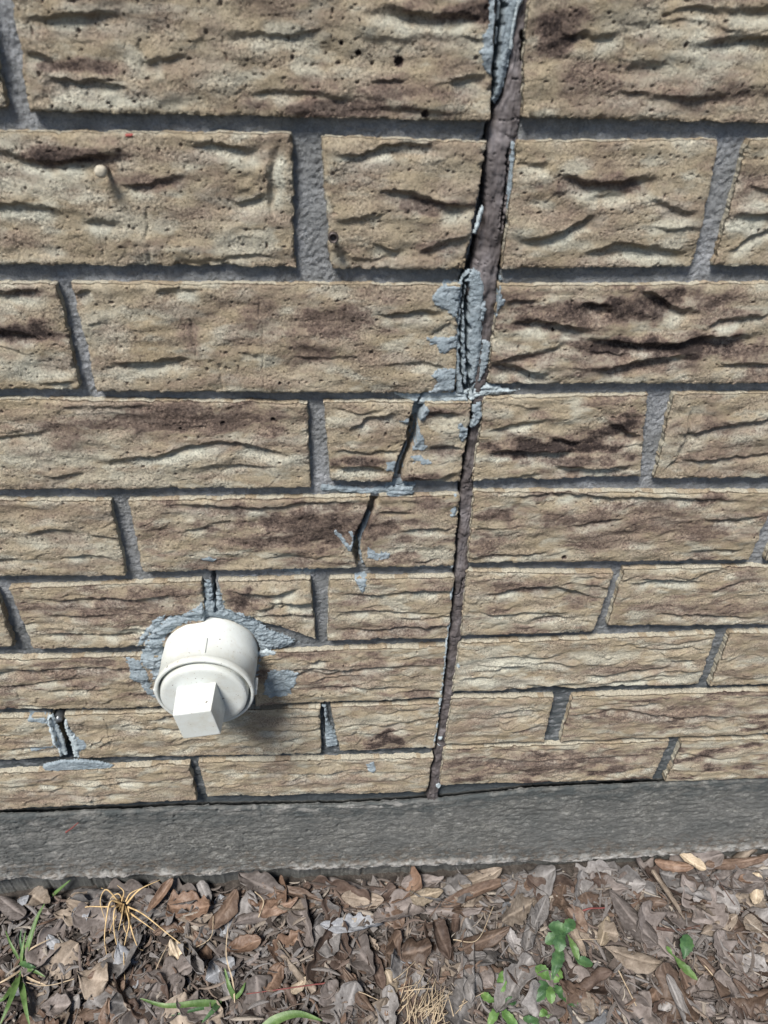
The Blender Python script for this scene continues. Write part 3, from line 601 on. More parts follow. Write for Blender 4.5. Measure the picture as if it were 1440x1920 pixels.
# bed joint under the third course
patch('bed_filler', [740,742,800,738,868,738,912,722,935,728,960,736,985,735,945,744,905,748,890,756,880,760,850,758,800,764,778,762], M_PALE, 1.2, base=-3.6, seed=41, rough=.8, stroke=(9, 2), edge=2, rag=.8, cracks=[([793,742,786,754,780,764], .9, 6), ([878,740,880,760], .6, 4)], label='pale blue-grey caulk dragged along the bed joint')
patch('filler_smear', [776,762,800,758,806,770,796,790,778,792,762,796,745,790,768,782], SM, .9, seed=42, rag=1.0, rough=.5)
patch('filler_smear', [885,762,905,752,906,780,898,800,884,806,878,800,886,785], SM, 1.6, base=-1.8, seed=43, rough=.8, stroke=(2, 8))
patch('filler_smear', [885,805,868,830,862,826,858,800,862,785,872,800], SM, .8, seed=44, rough=.8)
# the crack through the fourth course
patch('crack_filler', [768,782,775,792,768,830,758,845,745,868,736,900,750,912,760,912,768,880,772,850,776,830,780,796], SM, 2.0, base=-6.6, seed=45, rough=.5, edge=1.2, rag=.5, cracks=[([792,742,778,775,778,790,776,812,770,838,762,858,755,875,750,905], 1.35, 8)])
patch('filler_smear', [780,790,795,815,800,838,792,846,780,842,774,848,775,820], SM, .5, seed=46, rag=2.0, label='thin grey smear right of the crack in the small brick')
patch('filler_smear', [772,855,795,855,810,868,800,872,785,866,774,868], SM, .4, seed=47, rag=2.0)
patch('filler_smear', [722,868,742,862,745,875,738,886,724,880], SM, .5, seed=48, rag=1.5)
patch('bed_filler', [600,913,680,922,720,918,738,905,760,900,785,915,770,930,735,938,700,936,600,930], M_SMEAR, 1.5, base=-5.2, seed=49, rough=.8, stroke=(8, 2), edge=2, rag=1.0)
patch('filler_smear', [728,918,745,912,775,914,778,926,760,934,735,940,725,932], M_SMEAR, .8, base=-1.5, seed=50, rough=.7, label='pale filler blob bridging the bed joint at the crack')
patch('caulk_lip', [852,928,858,926,857,965,848,974,842,968,848,945], SM, 1.2, base=-.8, seed=51, rough=.6, stroke=(2, 5))
# the crack through the fifth course
patch('crack_filler', [690,965,698,970,690,1000,682,1025,690,1045,692,1062,676,1066,668,1040,666,1020,675,995], SM, 2.2, base=-6.2, seed=52, rough=.5, edge=1.2, rag=.5, cracks=[([704,932,690,962,677,990,668,1018,670,1040,672,1064], 1.3, 8)])
patch('filler_smear', [628,990,640,1002,655,1020,662,1010,650,995,660,995,668,1005,668,1035,655,1034,640,1015,622,996], SM, .5, seed=53, rag=1.0, label='spidery grey smear left of the crack')
patch('filler_smear', [688,1020,697,1030,712,1036,735,1034,730,1046,705,1050,688,1045], SM, .5, seed=54, rag=1.3)
patch('filler_smear', [665,1085,685,1080,688,1095,680,1112,672,1100], SM, .6, seed=55, rag=1.2, label='grey filler drip on the brick below the second crack')
patch('filler_smear', [376,1046,392,1042,408,1046,398,1054,380,1052], SM, .4, seed=56, rag=1.0, label='small grey fleck on the brick above the pipe')
patch('filler_smear', [520,1077,560,1070,595,1075,590,1083,545,1085], SM, .5, seed=57, rag=1.2)
# loose caulk crumbs along the lower joint
rnd = random.Random(5)
for i, (x, y, rx, ry) in enumerate([(838,1140,4,8),(842,1172,3,8),(833,1232,4,6),(828,1262,3,8),(860,1249,4,6),(848,1063,3,5),(826,1386,5,3),(826,1402,5,2),(822,1478,6,5)]):
    a = [v for j in range(9) for v in (x+rx*math.cos(j*.698)*rnd.uniform(.8,1.2), y+ry*math.sin(j*.698)*rnd.uniform(.8,1.2))]
    patch('caulk_crumb', a, M_PALE, 1.4, base=-1.2 if i not in (7,8) else -3.4, seed=70+i, edge=1.1, rag=.3, step=.45, rough=.3)
patch('caulk_bead', [848,1092,852,1095,845,1135,842,1180,836,1240,830,1300,822,1360,814,1402,811,1400,818,1350,826,1290,832,1235,838,1185,841,1130], M_PALE, .9, base=-.9, seed=90, edge=.9, rag=.9, rough=.5, step=.5, label='thin chalky bead along the lower left edge of the joint')
# mortar round the pipe
patch('mortar_collar', [272,1196,290,1172,310,1158,335,1149,362,1140,380,1128,384,1093,396,1093,402,1130,408,1096,416,1120,424,1142,450,1148,478,1160,500,1180,535,1196,560,1208,520,1222,492,1228,486,1250,480,1290,310,1310,296,1285,280,1258,262,1238,270,1215],
      SM, 1.5, base='surf', bl=2.6, seed=101, edge=5, rag=3.0, rough=.8, stroke=(4, 2.6), hole=(PIPE[0], PIPE[1], 34.8), cracks=[([398,1085,401,1110,405,1150], 1.1, 8)], label='ragged grey mortar trowelled round the white pipe')
patch('filler_smear', [258,1212,262,1195,290,1160,312,1150,306,1165,280,1190,268,1208], SM, .9, base='surf', bl=3, seed=102, rough=.8, stroke=(5, 3))
patch('filler_smear', [505,1255,540,1255,562,1262,555,1280,545,1300,505,1308,492,1300,496,1275], SM, .5, seed=103, rag=2.0, label='thin grey smear on the brick right of the pipe')
patch('filler_smear', [232,1232,262,1236,278,1262,284,1290,300,1312,280,1306,262,1280,245,1270,240,1248], SM, .5, seed=104, rag=2.0, label='thin grey smear on the brick left of the pipe')
patch('bed_filler', [478,1225,500,1218,525,1226,510,1231,480,1234], M_PALE, 1.4, base=-1.0, seed=105, rag=.6)
patch('filler_smear', [686,1432,700,1426,706,1440,700,1452,690,1446], SM, .5, seed=106, rag=1.2)
# open weep hole with its filler
patch('filler_smear', [88,1346,98,1342,106,1362,118,1388,126,1420,114,1420,104,1400,92,1372], M_PALE, .9, seed=111, base='surf', bl=2.5, rag=.8, label='pale filler on the left lip of the weep hole')
patch('filler_smear', [118,1345,126,1348,130,1362,142,1380,150,1400,148,1424,138,1424,130,1395,120,1372], M_PALE, 1.0, seed=112, base='surf', bl=2.5, rag=1.0, label='pale filler on the right lip of the weep hole')
patch('filler_smear', [50,1344,90,1346,92,1356,52,1352], SM, .4, seed=113, rag=1.0)
patch('filler_smear', [54,1404,100,1396,106,1404,60,1410], SM, .4, seed=114, rag=1.2)
patch('filler_smear', [140,1380,160,1388,164,1400,150,1410], SM, .4, seed=115, rag=1.2)
patch('bed_filler', [78,1438,110,1430,150,1428,190,1432,215,1440,190,1450,130,1452,80,1448], M_SMEAR, 1.6, base=-2.6, seed=116, rough=.4, rag=.8, edge=1.6, label='pale filler ledge under the weep hole')
patch('crack_filler', [602,1330,612,1330,616,1360,632,1385,636,1405,612,1410,606,1370], SM, 1.6, base=-5.0, seed=117, rough=1.0, rag=.8, cracks=[([606,1335,608,1385], 1.1, 6)])

def revolve(prof, n=72):            # prof: (radius, out) in mm about the wall normal
    V, F_ = [], []
    for r, d in prof:
        for j in range(n):
            a = 2*math.pi*j/n; V.append((r*math.cos(a), -d, r*math.sin(a)))
    for i in range(len(prof)-1):
        for j in range(n): F_.append((i*n+j, i*n+(j+1) % n, (i+1)*n+(j+1) % n, (i+1)*n+j))
    return np.array(V), np.array(F_)
def put(name, V, F_, mat, centre, parent=None, sharp=True):
    o = mk(name, world(np.array(V)+np.array([centre[0], 0, centre[1]])), F_, mat)
    if parent: reparent(o, parent)
    return o
def boxm(x0, x1, y0, y1, z0, z1, b=.5):
    V = []; 
    import bmesh
    bm = bmesh.new(); bmesh.ops.create_cube(bm, size=1)
    for v in bm.verts: v.co = Vector(((x0+x1)/2+v.co.x*(x1-x0), (y0+y1)/2+v.co.y*(y1-y0), (z0+z1)/2+v.co.z*(z1-z0)))
    bmesh.ops.bevel(bm, geom=bm.edges[:], offset=b, segments=2, affect='EDGES', profile=.6)
    bmesh.ops.triangulate(bm, faces=bm.faces[:])
    bm.verts.index_update(); V = np.array([tuple(v.co) for v in bm.verts]); F_ = np.array([[v.index for v in f.verts] for f in bm.faces]); bm.free()
    return V, F_
# rounded end of the tube seen in the weep hole
M_DARKM = simple('dull_grey_metal', (.16,.17,.18), .35, .7)
wc = W(106, 1352); prof = [(.2, -1.2), (1.6, -1.4), (2.9, -2.6), (3.5, -4.2), (3.6, -14)]
V_, F_ = revolve([(r, d) for r, d in prof], 28)
o = put('weep_tube', V_, F_[:, ::-1], M_DARKM, (wc[0], wc[1]-2.2), wall); o['label'] = 'grey rounded tube end set in the weep hole'

# ------------------------------------------------------------------ white pipe fitting
pipe = empty('drain_cleanout', world((PIPE[0], 0, PIPE[1]))); tag(pipe, 'white plastic pipe fitting with square-headed plug sticking out of the brick wall', 'pipe fitting')
fit_prof = [(33.6, -14), (33.6, 14), (33.2, 14.4), (33.3, 24), (33.2, 31.5), (33.6, 32.2), (33.9, 33), (33.9, 36.2), (33.5, 36.9), (32.9, 37.1), (31.9, 37.1), (31.6, 36.8), (31.5, 30), (30.4, 29.5)]
V_, F_ = revolve(fit_prof, 120); body = put('pipe_socket', V_, F_[:, ::-1], M_PVC, PIPE, pipe)
for a in (183, 352):
    V_, F_ = boxm(-3.2, 3.2, -33.5, -22.5, 33.0, 35.6, .8); t_ = math.radians(a-90); c, s = math.cos(t_), math.sin(t_)
    V2 = V_.copy(); V2[:,0] = V_[:,0]*c - V_[:,2]*s; V2[:,2] = V_[:,0]*s + V_[:,2]*c
    put('side_tab', V2, F_, M_PVC, PIPE, pipe)
V_, F_ = boxm(-1.3, 1.3, -30, -16.5, 32.6, 34.1, .35); t_ = math.radians(4); c, s = math.cos(-t_), math.sin(-t_)
V2 = V_.copy(); V2[:,0] = V_[:,0]*c - V_[:,2]*s; V2[:,2] = V_[:,0]*s + V_[:,2]*c
put('mould_rib', V2, F_, M_PVC, PIPE, pipe)
prf = [(30.0, 28)] + [(29.9 - (.8 if i % 2 else 0), 33.0+i*.9) for i in range(5)] + [(29.4, 38.0), (29.3, 39.6), (28.8, 40.2), (26, 40.4), (14, 40.4), (.1, 40.4)]
V_, F_ = revolve(prf, 120); plug = put('plug', V_, F_[:, ::-1], M_PVC, PIPE, pipe)
V_, F_ = boxm(-13.6, 13.6, -63, -39.5, -13.6, 13.6, .9); t_ = math.radians(8); c, s = math.cos(t_), math.sin(t_)
V_[:,0] *= 1 - .06*np.clip((-V_[:,1]-39)/24, 0, 1); V_[:,2] *= 1 - .06*np.clip((-V_[:,1]-39)/24, 0, 1)
def rot(V): V2 = V.copy(); V2[:,0] = V[:,0]*c - V[:,2]*s; V2[:,2] = V[:,0]*s + V[:,2]*c; return V2
hc = (PIPE[0]-1.5, PIPE[1])
hd = put('square_head', rot(V_), F_, M_PVC, hc, None); hd.parent = plug
for p in hd.data.polygons: p.use_smooth = False
# round gate mark on the right-hand side of the head
V_, F_ = revolve([(.1, 0), (3.2, 0), (3.7, -.35), (3.8, -.8)], 24); V2 = np.stack([-V_[:,1]*-1+0, V_[:,0], V_[:,2]], 1)
V3 = np.stack([13.2 - (V_[:,1])*1.0*.6, -52+V_[:,0], V_[:,2]], 1)
gm = put('gate_mark', rot(V3), F_, M_PVC, hc, None); gm.parent = plug

# ------------------------------------------------------------------ pegs in the brick
M_PEG1 = simple('pale_peg', (.42,.38,.30), .6); M_PEG2 = simple('rusty_metal', (.09,.075,.07), .5, .5)
def peg(name, px, py, lab, cat, mat, hollow, r=2.3, out=6.5, lean=(0, 0)):
    uv = W(px, py, out); ro = empty(name, world((uv[0], 0, uv[1]))); tag(ro, lab, cat)
    pr = [(r*.45, -3), (r*.45, out-3.4), (r*.5, out-3.3)]
    V_, F_ = revolve(pr, 24); o = put('shank', V_, F_[:, ::-1], M_PEG2, uv, ro)
    if hollow: pr = [(r*.7, out-3.6), (r, out-3.0), (r*1.02, out-.8), (r*.92, out-.1), (r*.74, out), (r*.62, out-.5), (r*.58, out-2.2), (.05, out-2.4)]
    else: pr = [(r*.6, out-3.4), (r, out-2.6), (r*1.06, out-1.4), (r*.95, out-.5), (r*.6, out+.1), (.05, out+.25)]
    V_, F_ = revolve(pr, 28); V_[:,0] += lean[0]*(-V_[:,1]/out); V_[:,2] += lean[1]*(-V_[:,1]/out)
    V_[:,0] *= 1+.08*noise(V_[:,0]/2, V_[:,2]/2, 4)
    put('head', V_, F_[:, ::-1], mat, uv, ro)
peg('nail', 192, 324, 'pale round-headed nail sticking out of the big brick at upper left', 'nail', M_PEG1, False, 2.6, 7.5, (-1.2, .3))
peg('screw', 625, 447, 'small dark hollow-ended screw at the edge of the brick beside the upper head joint', 'screw', M_PEG2, True, 2.6, 7.0, (0, 0))

# ------------------------------------------------------------------ concrete base
slab = empty('concrete_footing', world((0, 0, -690))); tag(slab, 'dark weathered concrete footing under the brick wall', 'foundation')
SLB = WL([-60,1656, 0,1652, 200,1646, 360,1642, 535,1632, 710,1625, 852,1620, 1080,1616, 1150,1610, 1300,1600, 1440,1592, 1500,1590])
def slab_top(U): return np.interp(U, SLT[:,0], SLT[:,1]) + .9*fbm(U/30, U*0, 700, 3) + .5*fbm(U/7, U*0, 708, 2)
def slab_lip(U): return np.interp(U, SLB[:,0], SLB[:,1]) + 2.2*fbm(U/22, U*0, 701, 3)
us = nonuni(-360, 480, 1.0, -1345, 1450, 12)
rows = []
tq = np.linspace(0, 1, 150); V0 = slab_top(us); V1 = slab_lip(us)
U = np.tile(us, (len(tq), 1)); V = V0[None]*(1-tq[:, None]) + V1[None]*tq[:, None]
def slab_face(U, V, tq):
    h = -2.2 + 1.2*fbm(U/60, V/30, 702, 3) + 1.0*fbm(U/9, V/6, 703, 4) + .45*fbm(U/2.2, V/1.9, 704, 3)
    h -= 1.8*pits(U*.7, V, 7, .5, 2.0, .5, 705) + 1.1*pits(U*.6+3, V, 4.0, .3, 1.1, .5, 709)
    h -= .9*sstep(.07, 0, np.abs(noise(U/14, V/4, 706)))*sstep(.1, .4, noise(U/20, V/20, 707))
    return h
h = slab_face(U, V, tq)
lipz = sstep(11, 3, V - V1[None] + 1.5*fbm(U/9, V/5, 710, 2)); lipon = sstep(-.35, .1, fbm(U/55, U*0, 711, 2) + np.where(U > 60, .35, -.05)*1.0)
h += 2.6*lipz*lipon
h -= 3.0*sstep(.02, 0, tq)[:, None]
mask = np.zeros(U.shape+(3,)); mask[...,0] = np.clip(lipz*(.25+.75*lipon)*sstep(-.5, .3, fbm(U/10, V/5, 712, 3)), 0, 1)
bandv = V0[None] - V; bz = sstep(0, 3, bandv)*sstep(11, 5, bandv + 3*fbm(U/14, V/6, 713, 3)); ax = sstep(-200, -130, U)*sstep(120, 60, U)
mask[...,0] = np.maximum(mask[...,0], .6*bz*ax*sstep(-.2, .3, fbm(U/16, V/5, 714, 3)))
mask[...,0] = np.maximum(mask[...,0], .35*sstep(-150, -330, U)*sstep(-.1, .5, fbm(U/20, V/8, 717, 3)))
mask[...,1] = sstep(45, 0, V - V1[None] + 22*fbm(U/35, V/16, 720, 4))*sstep(-.2, .35, fbm(U/7, V/5, 721, 4))*(1-.6*mask[...,0])
mask[...,2] = sstep(38, 4, bandv + 16*fbm(U/50, V/12, 722, 4))*sstep(-.4, .3, fbm(U/18, V/8, 723, 4))*(1-mask[...,0])
top = [np.stack([us, us*0+d, V0+e], -1) for d, e in ((60, -1.5), (12, -1.2), (3.6, 0))]
und = [np.stack([us, -h[-1]+a, V1-b], -1) for a, b in ((1.5, 1.8), (5, 3), (7, 8), (8, 60))]
pos = np.vstack([np.stack(top, 0).reshape(-1, 3), np.stack([U, -h, V], -1).reshape(-1, 3), np.stack(und, 0).reshape(-1, 3)])
mm = np.vstack([np.zeros((3*len(us), 3)), mask.reshape(-1, 3), np.zeros((4*len(us), 3))])
mm[:2*len(us), 2] = 1  # ledge tinted dark: shade of the gap under the bricks put into its colour
fo = mk('footing_face', world(pos), gridfaces(len(us), 3+len(tq)+4)[:, ::-1], M_CONC, None, {'mask': mm}); reparent(fo, slab)

# ------------------------------------------------------------------ ground
def ground_h(X, Y): return 3.5*fbm(X/55, Y/55, 800, 3) + 1.6*fbm(X/12, Y/12, 801, 3) + .7*fbm(X/3, Y/3, 802, 3)
gx = np.concatenate([[-30000,-8000,-3000,-1500,-900,-600], np.arange(-460, 560, 2.2), [700,1000,1600,3000,8000,30000]])
gy = np.concatenate([[-30000,-8000,-3000,-1200,-700,-450], np.arange(-300, 24, 2.2), [40, 80]])
X, Y = np.meshgrid(gx, gy); Z = ground_h(X, Y) + GROUND - 2
o = mk('ground', world(np.stack([X, Y, Z], -1).reshape(-1, 3)), gridfaces(len(gx), len(gy)), M_SOIL); tag(o, kind='structure')

# ------------------------------------------------------------------ leaves
def leaf_mat(name, c0, c1, c2, vein=.3, rough=.8):
    s = NT(name, rough)
    oi = s.n('ShaderNodeObjectInfo')
    v = s.n('ShaderNodeVectorMath', operation='ADD'); s.l(s.co, v.inputs[0])
    cx = s.n('ShaderNodeCombineXYZ'); 
    for i in range(3): s.l(oi.outputs['Random'], cx.inputs[i])
    s.l(cx.outputs[0], v.inputs[1])
    c = s.ramp(s.noise(90, 5, .65, v.outputs[0]), [(.3, c0), (.5, c1), (.7, c2)])
    c = s.mix(.5, c, s.ramp(s.noise(700, 3, .6, v.outputs[0]), [(.3, (.6,.58,.56)), (.6, (1.1,1.1,1.1))]), 'MULTIPLY')
    br = s.n('ShaderNodeHueSaturation'); s.l(c, br.inputs['Color'])
    s.l(s.math('ADD', .36, s.math('MULTIPLY', oi.outputs['Random'], .56)), br.inputs['Value'])
    a = s.n('ShaderNodeVertexColor', layer_name='mask'); sep = s.n('ShaderNodeSeparateColor'); s.l(a.outputs['Color'], sep.inputs[0])
    out = s.mix(s.math('MULTIPLY', sep.outputs[0], vein), br.outputs[0], tuple(min(1, x*1.6) for x in c2))
    return s.fin(out, s.bump(s.noise(500, 3, .6, v.outputs[0]), .0006, .6))
LM = {
 'grey-brown': leaf_mat('leaf_grey_brown', (.11,.092,.082), (.18,.153,.14), (.26,.228,.212)),
 'grey': leaf_mat('leaf_grey', (.14,.13,.125), (.215,.20,.192), (.31,.295,.285)),
 'brown': leaf_mat('leaf_brown', (.085,.055,.04), (.14,.095,.07), (.20,.145,.11), rough=.55),
 'dark brown': leaf_mat('leaf_dark_brown', (.045,.030,.024), (.08,.054,.042), (.12,.088,.07), rough=.65),
 'orange-brown': leaf_mat('leaf_orange', (.11,.068,.046), (.17,.108,.075), (.24,.165,.12), rough=.5),
 'tan': leaf_mat('leaf_tan', (.18,.14,.105), (.26,.21,.165), (.34,.285,.23)),
 'cream': leaf_mat('leaf_cream', (.30,.235,.16), (.40,.325,.235), (.50,.42,.32)),
 'pale grey': leaf_mat('leaf_pale', (.22,.225,.24), (.30,.31,.33), (.40,.41,.43)),
}
def leaf_geo(L, Wd, seed, curl=.4, bend=.2, twist=0., rag=.12, tip=.6, sharp=.9):
    nu, nv = 26, 13
    t = np.linspace(0, 1, nu)[:, None]; s = np.linspace(-1, 1, nv)[None]
    wprof = np.sin(np.pi*np.clip(t, 0, 1)**tip)**sharp*.5*Wd
    wprof = wprof*(1 + rag*1.6*noise(t*7+seed, s*0+np.sign(s)*3.3, seed)) + .4
    x = (t-.5)*L + 0*s; y = s*wprof
    R0 = Wd*.5/max(abs(curl), .02)/1.0
    ang = y/R0; y2 = R0*np.sin(ang); z = R0*(1-np.cos(ang))*np.sign(curl)
    z = z + bend*L*((t-.5)**2*2) + .06*Wd*np.abs(s)*-1*0 + .05*Wd*np.exp(-(s/.12)**2)*-1
    z = z + .10*Wd*fbm(t*3.2+seed, s*1.3+seed, seed, 3) + .02*L*fbm(t*6, s*3, seed+4, 2)
    a = twist*(t-.5)*2; y3 = y2*np.cos(a) - z*np.sin(a); z3 = y2*np.sin(a) + z*np.cos(a)
    pos = np.stack([x+0*y3, y3, z3+0*x], -1)
    vein = np.maximum(np.exp(-(s/.07)**2)+0*t, .5*np.exp(-((np.mod(t*9+np.abs(s)*-1.6, 1)-.5)/.09)**2)*(np.abs(s) < .92))
    f = gridfaces(nv, nu).reshape(-1, 4)
    # thickness
    top = pos.reshape(-1, 3); n = len(top); bot = top.copy(); bot[:,2] -= .35
    f2 = f[:, ::-1] + n
    idx = np.arange(n).reshape(nu, nv); ring = np.concatenate([idx[0,:-1], idx[:-1,-1], idx[-1,:0:-1], idx[:0:-1,0]]); r2 = np.roll(ring, -1)
    side = np.stack([ring, ring+n, r2+n, r2], 1)
    m = np.zeros((2*n, 3)); m[:n,0] = vein.reshape(-1)
    V = np.vstack([top, bot])
    return V, np.vstack([f, f2, side]), m
GRP = 'dead leaves lying in the litter along the footing'
def leaf_obj(V, F_, m, mat, x, y, z, rz, rx, ry, lab, cat='leaf', name='dead_leaf'):
    o = mk(name, V/1000.0, F_, mat, None, {'mask': m}); o.location = world((x, y, z)); o.rotation_euler = (rx, ry, rz)
    tag(o, lab, cat, GRP); return o
# traced leaves: x0,y0 (stalk end) x1,y1 (tip) in pixels, width mm, colour, curl, bend, lift, label
TR = [
 (828,1698,955,1650,15,'brown',1.5,-.05,9,'long rolled brown leaf under the footing beside a cream leaf'),
 (768,1685,830,1672,15,'cream',.8,.25,12,'cream curled leaf at the left end of the long rolled brown leaf'),
 (1216,1590,1290,1600,13,'orange-brown',1.3,.1,14,'orange-brown curled leaf standing against the footing at right'),
 (1262,1578,1312,1608,14,'cream',1.5,.2,17,'pale cream folded leaf against the footing at right'),
 (1310,1606,1440,1592,12,'brown',1.2,.15,13,'long brown leaf lying along the footing at far right'),
 (1420,1640,1416,1700,15,'cream',1.0,.15,12,'upright cream leaf at the right edge'),
 (1222,1632,1282,1726,9,'tan',2.2,.05,11,'narrow twisted greenish-brown leaf pointing down from the footing'),
 (1140,1672,1232,1775,22,'grey-brown',.9,.15,12,'large grey-brown leaf with yellowed lower edge'),
 (1132,1780,1240,1812,21,'tan',.8,.15,9,'large tan leaf with a hole at its pale end'),
 (1125,1775,1140,1720,11,'cream',1.1,.1,8,'cream leaf propped under the large grey-brown leaf'),
 (1185,1690,1250,1694,13,'brown',1.2,.1,6,'brown rolled leaf behind the narrow twisted leaf'),
 (1310,1755,1380,1722,15,'tan',1.1,.25,8,'tan curled leaf with yellow spot at right'),
 (1395,1720,1430,1750,16,'tan',.4,.1,6,'flat tan leaf at right edge below the cream leaf'),
 (845,1700,920,1700,28,'tan',.3,.05,2,'broad tan leaf under the long rolled brown leaf'),
 (940,1715,975,1705,19,'pale grey',.5,.1,4,'pale grey leaf fragment right of the broad tan leaf'),
 (1000,1740,1025,1680,14,'grey',.8,.1,9,'upright grey leaf strip near the middle right'),
 (865,1780,955,1745,15,'brown',.9,.2,10,'brown curved leaf with a stalk, middle right'),
 (870,1790,925,1850,27,'grey-brown',.6,.15,8,'broad brown leaf right of the straw tuft'),
 (815,1730,845,1800,19,'dark brown',1.5,.1,9,'dark folded leaf above the straw tuft'),
 (980,1750,1005,1830,21,'grey-brown',.7,.1,5,'grey-brown leaf left of the green weed'),
 (640,1682,720,1690,18,'tan',.9,.1,9,'tan leaf folded over, left half of two beside the footing'),
 (512,1665,610,1690,10,'brown',1.2,.0,10,'narrow brown leaf lying under the footing, centre'),
 (485,1710,560,1690,17,'orange-brown',1.0,.2,9,'shiny red-brown leaf, centre left'),
 (395,1745,445,1670,20,'brown',.9,.1,11,'long brown leaf left of centre with pale spot'),
 (425,1788,490,1762,17,'orange-brown',.9,.15,10,'orange-brown leaf tip, centre left'),
 (330,1725,400,1715,13,'tan',1.0,.1,8,'tan leaf beside the dry grass'),
 (375,1655,395,1700,12,'grey',.8,.2,9,'grey curled leaf by the footing left of centre'),
 (275,1715,325,1650,11,'orange-brown',1.3,.2,13,'reddish rolled leaf leaning beside the dry grass'),
 (145,1832,206,1838,30,'tan',.7,.3,10,'large orange-tan leaf with a torn edge, lower left'),
 (170,1870,205,1910,24,'grey',.5,.1,4,'grey speckled leaf at the bottom left of centre'),
 (75,1890,135,1885,17,'grey-brown',1.0,.2,8,'grey-brown curled leaf near the bottom left corner'),
 (135,1718,172,1706,17,'pale grey',.5,.2,11,'pale bluish leaf near the dry grass'),
 (38,1678,60,1668,10,'pale grey',.6,.2,14,'small pale bluish curled leaf at upper left'),
 (62,1668,95,1690,20,'tan',1.0,.3,10,'tan curled leaf beside a small pale one at upper left'),
 (0,1685,48,1720,16,'grey-brown',.9,.1,9,'grey-brown leaf at the left edge'),
 (90,1755,110,1780,9,'pale grey',.8,.1,7,'small pale upright chip in the litter at left'),
 (590,1780,640,1745,30,'grey',.4,.1,7,'large grey crumpled leaf, centre'),
 (545,1862,575,1835,9,'cream',.9,.2,8,'small cream leaf, bottom centre'),
 (640,1815,700,1900,13,'brown',1.2,.1,9,'long brown rolled leaf at bottom centre'),
 (690,1780,720,1860,14,'dark brown',1.3,.1,7,'dark rolled leaf at bottom centre'),
 (500,1860,530,1805,16,'orange-brown',.9,.1,8,'orange-brown leaf crossed by a red stalk'),
 (385,1838,440,1800,22,'pale grey',.7,.1,6,'pale mottled leaf under the green blade, left of centre'),
 (320,1800,350,1780,24,'cream',.5,.1,5,'cream mottled leaf between dry grass and pale leaf'),
 (720,1700,755,1740,22,'brown',.5,.1,5,'flat brown leaf near the centre'),
 (725,1820,740,1865,16,'cream',.8,.2,8,'cream leaf left of the straw tuft'),
 (1065,1860,1110,1920,24,'tan',.5,.1,4,'broad tan leaf at the bottom right of the green weed'),
 (1310,1860,1330,1910,20,'grey-brown',.5,.2,4,'greenish grey leaf at the bottom right'),
 (1195,1900,1240,1850,13,'orange-brown',1.3,.1,6,'narrow rusty rolled leaf, bottom right'),
 (1380,1800,1440,1830,24,'grey',.4,.1,4,'grey flat leaf at the right edge'),
 (1235,1640,1330,1650,26,'grey',.5,.1,6,'lichen-grey leaf by the footing at right'),
 (1330,1650,1400,1640,20,'grey-brown',.8,.1,7,'brown-grey leaf under the long leaf at far right'),
 (1385,1655,1420,1648,11,'orange-brown',1.0,.2,9,'small orange leaf near the upright cream leaf'),
 (750,1640,830,1632,16,'grey-brown',.6,.1,7,'flat grey-brown leaf touching the footing, centre right'),
 (860,1655,940,1625,20,'tan',.5,.1,8,'tan torn leaf leaning on the footing'),
 (1060,1700,1100,1750,17,'brown',1.1,.1,7,'brown leaf under the upper green weed'),
]
rnd = random.Random(3)
for i, (x0, y0, x1, y1, wd, cname, curl, bend, lift, lab) in enumerate(TR):
    a = G(x0, y0, GROUND+lift); b = G(x1, y1, GROUND+lift); L = float(np.hypot(*(b-a))); c = (a+b)/2
    if c[1] > -6: c[1] = min(c[1], -8)
    V_, F_, m_ = leaf_geo(L, wd*1.15, 40+i, -curl if i % 3 else curl, bend, rnd.uniform(-.6, .6), .12, rnd.choice([.6,.8,1.0,1.3]), rnd.uniform(.55, .9))
    leaf_obj(V_, F_, m_, LM[cname], c[0], c[1], GROUND+lift+1, math.atan2(b[1]-a[1], b[0]-a[0]), rnd.uniform(-.2, .2), 0, lab)
